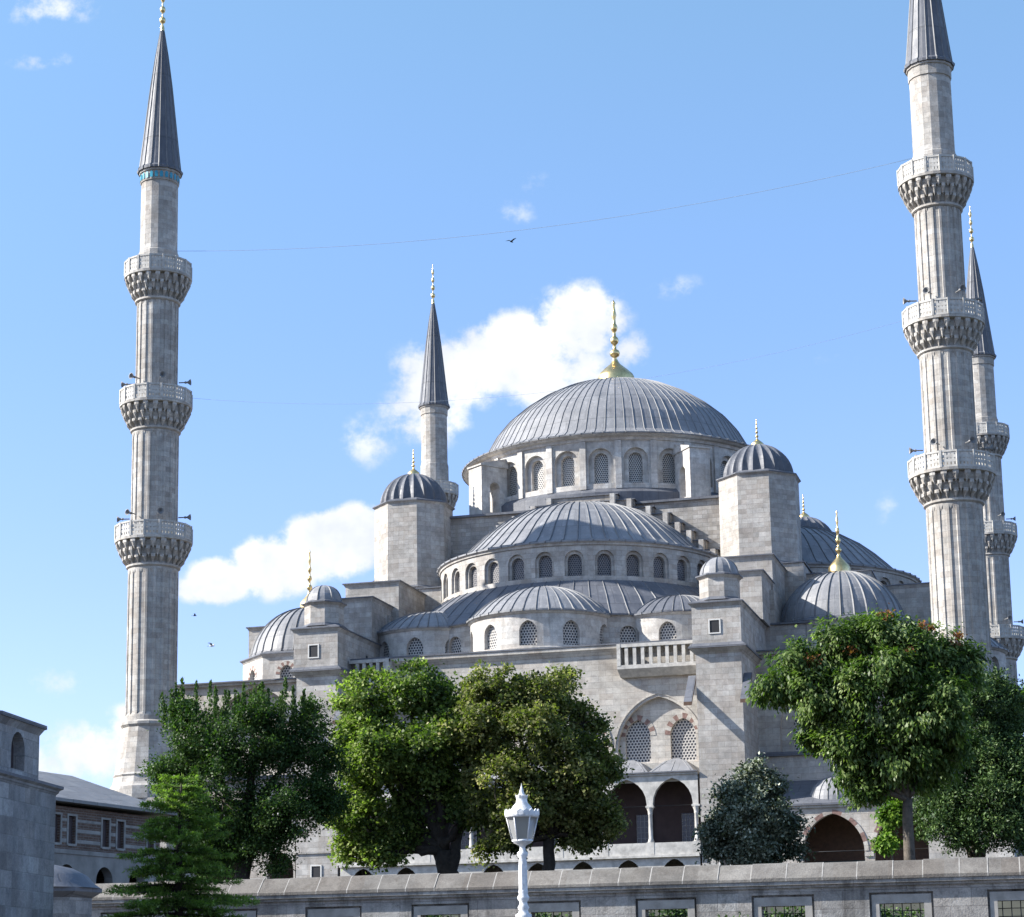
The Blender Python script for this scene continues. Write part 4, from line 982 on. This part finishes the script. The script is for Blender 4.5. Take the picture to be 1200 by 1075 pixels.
def tree(name, label, base, lobes, nleaf, mat, bark, limbs, mode='broad', group=None, trunk_r=.3, tone=None, cat='tree', extra=None, **kw):
    t = thing(name, label, cat, base, group)
    W = MB(); b = Vector(base); lob = sorted(lobes, key=lambda l: l[2])
    fork = Vector(limbs[0])
    def wig(a, c, n=5, amp=.12):
        pts = []
        for i in range(n+1):
            p = a.lerp(c, i/n); 
            if 0 < i < n: p = p+Vector((random.uniform(-amp, amp), random.uniform(-amp, amp), random.uniform(-amp, amp)*.5))
            pts.append(p)
        return pts
    tp = wig(b-Vector((0, 0, 1)), fork, 5, trunk_r*.25); W.tube(tp, [trunk_r*1.35]+[trunk_r*(1.1-.25*i/5) for i in range(1, 6)], 10)
    for l in lobes:
        c = Vector(l[:3]); W.tube(wig(fork, c, 5, .22), [trunk_r*.55*(1-.15*i) for i in range(6)], 6)
        for k in range(5):
            e = c+Vector(unit(1)[0])*l[3]*.8; W.tube(wig(c, e, 3, .12), [trunk_r*.14, trunk_r*.1, trunk_r*.07, .012], 4)
    for q in limbs[1:]: W.tube(wig(b, Vector(q), 5, .12), [trunk_r*.8*(1-.13*i) for i in range(6)], 7)
    W.build('trunk', bark, t)
    arr = crown(lobes, nleaf, mode, tonefn=tone, **kw)
    if extra is not None: arr = [np.concatenate([a, b]) for a, b in zip(arr, extra)]
    leafmesh('crown', mat, t, *arr[:3], arr[3], arr[4], arr[5], (base[0], base[1], base[2]+2))
    return t
LM = dict(
 willow=leafmat('dark_narrow_leaves', [(0.013,0.031,0.010), (0.031,0.064,0.018), (0.070,0.118,0.033), (0.154,0.211,0.064)], .36),
 plane=leafmat('fresh_green_leaves', [(0.026,0.044,0.014), (0.102,0.151,0.036), (0.230,0.282,0.077), (0.448,0.486,0.205)], .42),
 brown=leafmat('browning_leaves', [(0.023,0.033,0.014), (0.109,0.128,0.038), (0.256,0.250,0.096), (0.474,0.422,0.205)], .42),
 spruce=leafmat('grey_green_leaves', [(0.032,0.044,0.028), (0.090,0.110,0.074), (0.218,0.243,0.179), (0.461,0.486,0.397)], .1),
 ail=leafmat('glossy_green_leaves', [(0.018,0.038,0.013), (0.070,0.118,0.031), (0.179,0.237,0.077), (0.422,0.474,0.243)], .4, .42),
 dark=leafmat('deep_green_needles', [(0.015,0.033,0.013), (0.045,0.083,0.028), (0.102,0.160,0.051), (0.205,0.282,0.102)], .15),
 conif=leafmat('light_conifer_needles', [(0.038,0.070,0.023), (0.128,0.192,0.051), (0.256,0.346,0.090), (0.435,0.512,0.179)], .42),
 yel=leafmat('yellow_green_leaves', [(0.064,0.128,0.019), (0.154,0.256,0.038), (0.256,0.384,0.064), (0.384,0.512,0.115)], .42),
 seed=leafmat('rusty_seed_wings', [(0.179,0.064,0.032), (0.307,0.115,0.058), (0.422,0.179,0.090)], .42))
random.seed(11)
lob_w = [(2.3,-63.7,11.7,1.96),(4.9,-64.0,11.9,2.04),(6.6,-62.5,11.4,1.88),(7.7,-61.2,10.6,1.10),(1.1,-64.0,10.0,1.33),(3.6,-64.4,9.1,2.27),(6.3,-63.6,8.5,2.27),(7.7,-62.2,8.9,1.25),(5.0,-63.0,6.8,1.76),(2.7,-63.6,6.9,1.76),(1.2,-64.0,8.3,1.18),(1.5,-63.4,13.0,1.0),(4.9,-63.0,13.0,1.1),(6.8,-62.4,12.6,1.1)]
lob_w = [(x+.25, y, z-.35, r_*.92) for x, y, z, r_ in lob_w]
tree('broadleaf_tree', 'large dark green small-leaved tree with spiky top just right of the left minaret', (4.4,-63.1,4.6), lob_w, 95000, LM['willow'], 'barkd', [(4.4,-63.1,7.5)], 'broad', trunk_r=.35, size=.135, asp=.3, clump=.5, dens=110,
     extra=plumes([(random.uniform(.7, 7.6), -63.8+random.uniform(-.6, .8), random.uniform(11.3, 12.4), random.uniform(.7, 2.1), random.uniform(.06, .2)) for _ in range(44)], 130, .14, .24))
lob_pl = [(8.2,-56.9,13.9,1.57),(10.3,-56.8,14.2,1.65),(12.2,-55.8,14.0,1.49),(7.2,-56.6,11.8,1.24),(9.1,-57.7,11.1,2.06),(11.5,-57.0,11.3,2.15),(12.8,-55.1,11.8,1.44),(7.5,-57.1,9.0,1.16),(8.3,-57.4,7.9,1.57),(9.7,-56.4,7.5,1.1),(9.3,-57.1,6.9,.9),(10.9,-56.1,9.1,1.65),(6.8,-57.3,8.4,0.8),(7.6,-57.2,6.9,.9),(8.6,-57.2,6.6,.8),(9.6,-57,6.5,.7),(13.0,-56.2,8.2,.9),(12.4,-55.2,9.3,1.16)]
tree('plane_tree', 'fresh green broadleaf tree with forked dark trunk left of the lamp', (11.9,-55.9,4.8), lob_pl, 76000, LM['plane'], 'barkd', [(11.75,-55.9,6.6), (11.0,-55.9,8.4), (12.6,-55.7,8.4)], 'broad', group='plane trees', trunk_r=.5, size=.185, asp=.38, clump=.48, dens=80,
     tone=lambda p: .10*np.clip((9.5-p[:, 0])/2, -1, 1))
lob_pr = [(15.1,-57.0,13.9,1.54),(17.4,-56.4,13.9,1.54),(14.1,-57.8,12.3,1.62),(18.8,-56.0,12.3,1.13),(16.5,-57.7,11.5,2.10),(18.3,-56.7,10.4,1.94),(15.0,-58.1,9.6,1.86),(17.1,-57.5,8.8,1.94),(19.1,-56.4,8.8,1.54),(19.8,-55.7,10.0,0.89),(15.0,-57.0,7.4,1.13),(19.6,-55.8,7.6,0.7),(14.6,-57.4,6.6,0.8),(17.8,-56.3,7.2,0.9),(18.9,-56.3,7.1,.9),(20.0,-56,7.6,.8),(15.6,-57.2,6.8,.8),(14.0,-57.6,8.6,1.0)]
tree('plane_tree', 'browning olive broadleaf tree directly behind the lamp, beside the arcade', (17.0,-56.5,4.9), lob_pr, 78000, LM['brown'], 'barkd', [(17.1,-56.5,7.0)], 'broad', group='plane trees', trunk_r=.3, size=.17, asp=.38, clump=.44, dens=85)
lob_s = [(26.1,-51.9,10.0,0.83),(25.3,-52.1,8.9,1.03),(26.8,-51.7,8.9,1.03),(24.9,-52.5,7.6,1.16),(26.4,-52.9,7.6,1.57),(27.4,-51.5,7.6,0.99),(24.7,-52.3,6.6,0.99),(26.2,-52.4,6.4,1.57),(27.5,-51.5,6.5,0.83)]
tree('bushy_evergreen', 'blue-grey bushy evergreen standing before the right buttress base', (26.0,-51.9,4.8), lob_s, 42000, LM['spruce'], 'barkd', [(26.0,-51.9,6.4)], 'broad', trunk_r=.16, size=.17, asp=.32, clump=.42, dens=50)
lob_a = [(34.1,-65.2,14.1,1.19),(32.4,-65.7,13.9,1.12),(30.6,-66.2,12.8,1.26),(29.5,-66.5,12.0,0.77),(35.6,-64.8,13.4,1.33),(36.8,-64.2,12.8,1.19),(31.7,-66.4,11.7,1.47),(33.8,-66.4,11.8,1.68),(35.6,-65.9,10.8,1.75),(31.2,-66.0,10.1,0.91),(32.4,-66.2,9.7,1.19),(34.2,-66.3,9.3,1.33),(35.9,-64.7,9.2,1.47),(33.1,-65.5,7.8,0.84),(32.5,-65.7,8.5,0.77),(35.0,-64.5,8.4,0.91)]
ta = tree('ailanthus_tree', 'tall spreading green tree with drooping leaves in front of the right minaret', (34.6,-65.1,4.2), lob_a, 105000, LM['ail'], 'bark', [(34.6,-65.1,7.4)], 'droop', trunk_r=.24, size=.22, asp=.22, clump=.42, dens=80)
sl = [(34.0,-66.0,14.9,.28),(35.7,-65.6,14.4,.3),(36.9,-64.9,13.9,.25),(31.2,-67.1,13.0,.3),(32.9,-66.6,13.5,.22),(35.0,-66.4,13.2,.25),(33.0,-67.2,12.6,.2)]
a_ = crown(sl, 900, 'broad', .12, .3, .25, 60); leafmesh('seed_clusters', LM['seed'], ta, *a_[:3], a_[3], a_[4], a_[5], (34.0,-66.0,12.5))
lob_d = [(35.3,-53.5,9.4,1.4),(37.0,-53.0,9.9,1.6),(38.5,-52.6,9.6,1.6),(36.83,-53.1,12.9,1.5),(38.07,-52.2,12.9,1.3),(37.05,-52.5,10.8,1.58),(38.75,-51.4,11.4,1.5),(35.8,-53.4,7.5,.8),(37.5,-52.9,7.5,0.7),(34.5,-53.7,8.0,0.87),(39.0,-52.5,7.5,0.8),(35.0,-54.4,7.0,.9),(36.4,-54.6,6.7,.9),(38.0,-54.2,6.9,.9),(39.3,-53.6,6.8,.9),(35.6,-54,8.2,1.1),(37.2,-54.2,8.0,1.2),(38.7,-53.8,8.0,1.1),(35.7,-54.5,6.3,.7),(37.2,-54.6,6.2,.7),(38.7,-54.3,6.2,.7)]
tree('dark_tree', 'dense dark green tree behind the big right hand tree, touching the right photo edge', (36.6,-53.1,4.8), lob_d, 95000, LM['dark'], 'bark', [(36.6,-53.1,7.2), (35.5,-53.4,7.6), (37.7,-52.9,7.8), (36.2,-53.2,7.8)], 'broad', trunk_r=.2, size=.17, asp=.2, clump=.45, dens=60)
lob_y = [(39.1,-48.3,13.2,0.8),(39.2,-48.2,10.1,1.0),(38.9,-48.3,8.0,0.74)]
tree('yellow_green_tree', 'yellow-green leafy tree peeking in at the right photo edge', (39.1,-48.3,5.2), lob_y, 9000, LM['yel'], 'bark', [(39.1,-48.3,8)], 'broad', trunk_r=.12, size=.18, clump=.4, dens=50)
lob_v = [(33.7,-62.2,7.0,0.5),(33.4,-62.3,5.9,0.45),(33.9,-62.2,7.9,0.45)]
tree('climbing_shrub', 'light green leafy shrub growing beside the grey ailanthus trunk', (33.6,-62.2,4.4), lob_v, 4500, LM['yel'], 'bark', [(33.6,-62.2,5.5)], 'droop', trunk_r=.05, size=.17, clump=.3, dens=40, cat='shrub', tone=lambda p: np.full(len(p), -.2))
sh = thing('shrub', 'small green shrub tip below a barred window at the wall foot', 'shrub', (32.4,-96.2,-1.7))
W = MB(); W.tube([(32.4,-96.2,-1.8), (32.4,-96.2,.4), (32.35,-96.2,1.2)], [.05, .04, .015], 6)
for k in range(8): e = Vector((32.4,-96.2,.6))+Vector(unit(1)[0])*.6; W.tube([(32.4,-96.2,.1), e], [.02, .008], 4)
W.build('stem', 'bark', sh)
a_ = crown([(32.4,-96.2,.5,.75),(32.4,-96.2,1.15,.65)], 5000, 'broad', .1, .35, .25, 40); leafmesh('foliage', LM['ail'], sh, *a_[:3], a_[3], a_[4], a_[5], (32.4,-96.2,0))

hg = thing('added_hedge', 'dark green hedge glimpsed through the barred windows behind the boundary wall', 'added_hedge', (28, -89.6, -.4))  # added planting, hides the pale ground so the window openings read dark
W = MB()
for k in range(12):
    x = 17.5+k*1.75; W.tube([(x, -89.6, -.6), (x+random.uniform(-.2, .2), -89.6, .6), (x+random.uniform(-.4, .4), -89.6, 1.9)], [.05, .04, .015], 5)
W.build('stem', 'barkd', hg)
a_ = crown([(17.5+k*.95, -89.6+random.uniform(-.25, .25), random.uniform(1.2, 1.75), random.uniform(.8, 1.0)) for k in range(21)], 42000, 'broad', .12, .36, .35, 60)
leafmesh('foliage', LM['dark'], hg, *a_[:3], a_[3], a_[4], a_[5], (28, -89.6, 0))
# --- conifer in front of the wall
cb = Vector((22.75, -109.9, -1.7))
ct = thing('conifer', 'light green conifer with layered drooping branches at lower left, in front of the wall', 'tree', cb)
W = MB(); W.tube([cb, cb+Vector((.03,0,2.2)), cb+Vector((0,.02,4.4)), cb+Vector((.04,0,6.35))], [.16, .12, .07, .012], 9)
PO = []; AX = []; NR = []; LN_ = []; WD = []; TN = []
z = -1.2; kz = 0
while z < 4.5:
    f = (4.75-z)/5.9; L0 = .22+2.75*f**.85
    nb = 7 if z < 3.3 else 5
    for k in range(nb):
        a = kz*2.4+2*PI*k/nb+random.uniform(-.25, .25); Lb = L0*random.uniform(.62, 1.08); zb = z+random.uniform(-.1, .1)
        dirv = Vector((cos(a), sin(a), 0)); base = Vector((cb.x, cb.y, zb)); pts = []
        lift = .30 if z > 3 else .08
        for i in range(7):
            u = i/6; pts.append(base+dirv*Lb*u+Vector((0, 0, Lb*(lift*u-.26*u*u+.14*u**4))))
        W.tube(pts, [.028*(1-.14*i)*(.4+f) for i in range(7)], 4)
        side_ = Vector((-sin(a), cos(a), 0)); btone = random.uniform(-.12, .12)
        for i in range(int(10+Lb*16)):
            u = .12+.88*random.random(); p = base+dirv*Lb*u+Vector((0, 0, Lb*(lift*u-.26*u*u+.14*u**4)))
            sg = random.choice((-1, 1)); tl_ = (.12+.40*(1-u)*min(1, Lb))*random.uniform(.6, 1.1)+.08
            td = (side_*sg*.9+dirv*.75+Vector((0, 0, random.uniform(-.28, .12)))).normalized()
            m = int(10+tl_*34)
            tt = np.linspace(0, 1, m)[:, None]; P_ = np.array(p)+np.array(td)*tt*tl_+rng.normal(0, .012, (m, 3))
            dr = np.array(td)*.8+unit(m)*.75+np.array([0, 0, .12])
            PO.append(P_); AX.append(dr); NR.append(unit(m)*.5+np.array([0, 0, 1.0])); LN_.append(np.full(m, .085)*rng.uniform(.7, 1.3, m)); WD.append(np.full(m, .011)*rng.uniform(.8, 1.5, m)); TN.append(.30+btone+.36*u*tt[:, 0]+rng.normal(0, .10, m))
    z += .21; kz += 1
W.build('trunk', 'barkd', ct)
leafmesh('foliage', LM['conif'], ct, np.vstack(PO), np.vstack(AX), np.vstack(NR), np.concatenate(LN_), np.concatenate(WD), np.concatenate(TN), (cb.x, cb.y, cb.z+1))

# ================================================================== GROUND
W = MB()
ys = [(-2500, -1.75), (-150, -1.75), (-95.2, -1.75), (-94.0, -1.75)]
XS = [-3000, -200, -60, 0, 20, 40, 60, 120, 3000]
prof = [(-3000, -1.75), (-160, -1.75), (-96, -1.75), (-92.0, -1.7), (-88, .6), (-70, 4.2), (-50, 5.4), (-20, 6.6), (0, GZ), (80, GZ), (200, GZ-2), (3500, -10)]
for (y0, z0), (y1, z1) in zip(prof, prof[1:]):
    for x0, x1 in zip(XS, XS[1:]): W.quad((x0, y0, z0), (x1, y0, z0), (x1, y1, z1), (x0, y1, z1))
struct(W.build('ground', 'ground', None))
W = MB(); W.box(-60, 90, -150, -103, -1.8, -1.735); struct(W.build('road', 'road', None))
W = MB(); W.box(-60, 90, -103, -99, -1.8, -1.61); struct(W.build('pavement', 'band', None))

# ================================================================== SKY, SUN
az = R(180+18.5); el = R(33)
sd = Vector((cos(el)*cos(az), cos(el)*sin(az), sin(el)))
sun = bpy.data.lights.new('sun', 'SUN'); sun.energy = 4.9; sun.angle = R(.5); sun.color = (1, .955, .89)
so = bpy.data.objects.new('sun', sun); COL.objects.link(so); so.rotation_euler = sd.to_track_quat('Z', 'Y').to_euler(); so.location = (-50, -60, 90)
w = bpy.data.worlds.new('World'); S.world = w; w.use_nodes = True; nt = w.node_tree; nt.nodes.clear()
out = N(nt, 'ShaderNodeOutputWorld'); bg = N(nt, 'ShaderNodeBackground'); L(nt, bg.outputs[0], out.inputs[0])
SKY = .125; bg.inputs['Strength'].default_value = SKY
sky = N(nt, 'ShaderNodeTexSky', sky_type='NISHITA'); sky.sun_disc = False; sky.sun_elevation = el
sky.sun_rotation = math.atan2(sd.x, sd.y); sky.air_density = 1.0; sky.dust_density = .6; sky.ozone_density = 1.4; sky.altitude = 50
tc = N(nt, 'ShaderNodeTexCoord').outputs['Generated']
yaw = -.271
def dot(v):
    n = N(nt, 'ShaderNodeVectorMath', operation='DOT_PRODUCT'); L(nt, tc, n.inputs[0]); n.inputs[1].default_value = v; return n.outputs['Value']
fF = dot((sin(yaw), cos(yaw), 0)); fA = dot((cos(yaw), -sin(yaw), 0)); fU = dot((0, 0, 1))
fFc = math_(nt, 'MAXIMUM', fF, .05); X = math_(nt, 'DIVIDE', fA, fFc); Y = math_(nt, 'DIVIDE', fU, fFc)
cv = N(nt, 'ShaderNodeCombineXYZ'); L(nt, X, cv.inputs[0]); L(nt, Y, cv.inputs[1]); cvec = cv.outputs[0]
blobs = [(0.0367,0.3311,0.0228,0.0186,1),(0.0063,0.3159,0.0300,0.0196,1),(-0.0282,0.3036,0.0289,0.0186,.9),(-0.0412,0.2836,0.0228,0.0165,.75),(0.0232,0.3023,0.0289,0.0186,.85),(-0.0712,0.2706,0.0144,0.0134,.5),(0.0600,0.3150,0.0124,0.0103,.6),
 (-0.0903,0.2165,0.0236,0.0163,1.25),(-0.1177,0.2061,0.0217,0.0147,1.2),(-0.1429,0.2001,0.0176,0.0114,1.1),(-0.0755,0.2249,0.0144,0.0124,1.2),(-0.1555,0.1960,0.0103,0.0074,.8),
 (-0.2042,0.1166,0.0309,0.0144,.75),(-0.2289,0.1108,0.0248,0.0144,.6),(-0.1837,0.1288,0.0165,0.0124,.75),(0.0053,0.3885,0.0100,0.0080,.30),(0.0143,0.4044,0.0090,0.0060,.28),(-0.2349,0.5059,0.0289,0.0094,.5),(-0.2386,0.4756,0.0165,0.0051,.4),(0.0846,0.3484,0.0144,0.0066,.3),(0.1869,0.2314,0.0090,0.0085,.24),(-0.2258,0.1504,0.0165,0.0066,.35),(0.1607,0.3089,0.0124,0.0041,.25)]
dens = None
for bx, by, rx, ry, am in blobs:
    dx = math_(nt, 'DIVIDE', math_(nt, 'SUBTRACT', X, bx), rx*1.35); dy = math_(nt, 'DIVIDE', math_(nt, 'SUBTRACT', Y, by), ry*1.35)
    q = math_(nt, 'ADD', math_(nt, 'MULTIPLY', dx, dx), math_(nt, 'MULTIPLY', dy, dy))
    e = math_(nt, 'MULTIPLY', math_(nt, 'SUBTRACT', 1, q, clamp=True), am)
    dens = e if dens is None else math_(nt, 'MAXIMUM', dens, e)
n1 = noise(nt, cvec, 52, 10, .62); n2 = noise(nt, cvec, 11, 3, .5)
nn = math_(nt, 'SUBTRACT', n1, .5)
hard = math_(nt, 'ADD', dens, math_(nt, 'MULTIPLY', nn, 1.9))
mask = N(nt, 'ShaderNodeMapRange', interpolation_type='SMOOTHSTEP'); L(nt, hard, mask.inputs[0]); mask.inputs[1].default_value = .15; mask.inputs[2].default_value = .72
front = math_(nt, 'GREATER_THAN', fF, .1)
alpha = math_(nt, 'MULTIPLY', math_(nt, 'MULTIPLY', mask.outputs[0], front), math_(nt, 'MULTIPLY', dens, 1.8, clamp=True))
alpha = math_(nt, 'MULTIPLY', alpha, .97)
shade = ramp(nt, noise(nt, cvec, 24, 5, .55), [(.38, (3.1, 3.25, 3.55)), (.58, (3.85, 3.9, 3.95))])
SK = N(nt, 'ShaderNodeMix', data_type='RGBA', blend_type='MULTIPLY'); SK.inputs[0].default_value = 1; L(nt, sky.outputs[0], SK.inputs[6]); L(nt, ramp(nt, fU, [(0, (.67, .66, .93)), (.19, (.68, .70, .97)), (.31, (.70, .78, .94)), (.45, (.79, .915, .94)), (.8, (.9, 1.0, 1.02))]), SK.inputs[7])
L(nt, mixc(nt, SK.outputs[2], shade, alpha), bg.inputs['Color'])

# ================================================================== CAMERA
cam = bpy.data.cameras.new('camera'); co = bpy.data.objects.new('camera', cam); COL.objects.link(co)
f, pitch, roll = 2423.527, .187, -.016
fwd = Vector((sin(yaw)*cos(pitch), cos(yaw)*cos(pitch), sin(pitch))); right = Vector((cos(yaw), -sin(yaw), 0)); up = right.cross(fwd)
r2 = right*cos(roll)+up*sin(roll); u2 = -right*sin(roll)+up*cos(roll)
co.matrix_world = Matrix(((r2.x, u2.x, -fwd.x, 41.835), (r2.y, u2.y, -fwd.y, -151.31), (r2.z, u2.z, -fwd.z, 0), (0, 0, 0, 1)))
cam.sensor_width = 36; cam.sensor_fit = 'HORIZONTAL'; cam.lens = f/1200*36; cam.shift_y = 162.5/1200
cam.clip_start = .5; cam.clip_end = 9000
S.camera = co
S.view_settings.view_transform = 'Standard'; S.view_settings.look = 'None'; S.view_settings.exposure = 1.22; S.view_settings.gamma = 1
S.render.resolution_x = 1024; S.render.resolution_y = 917
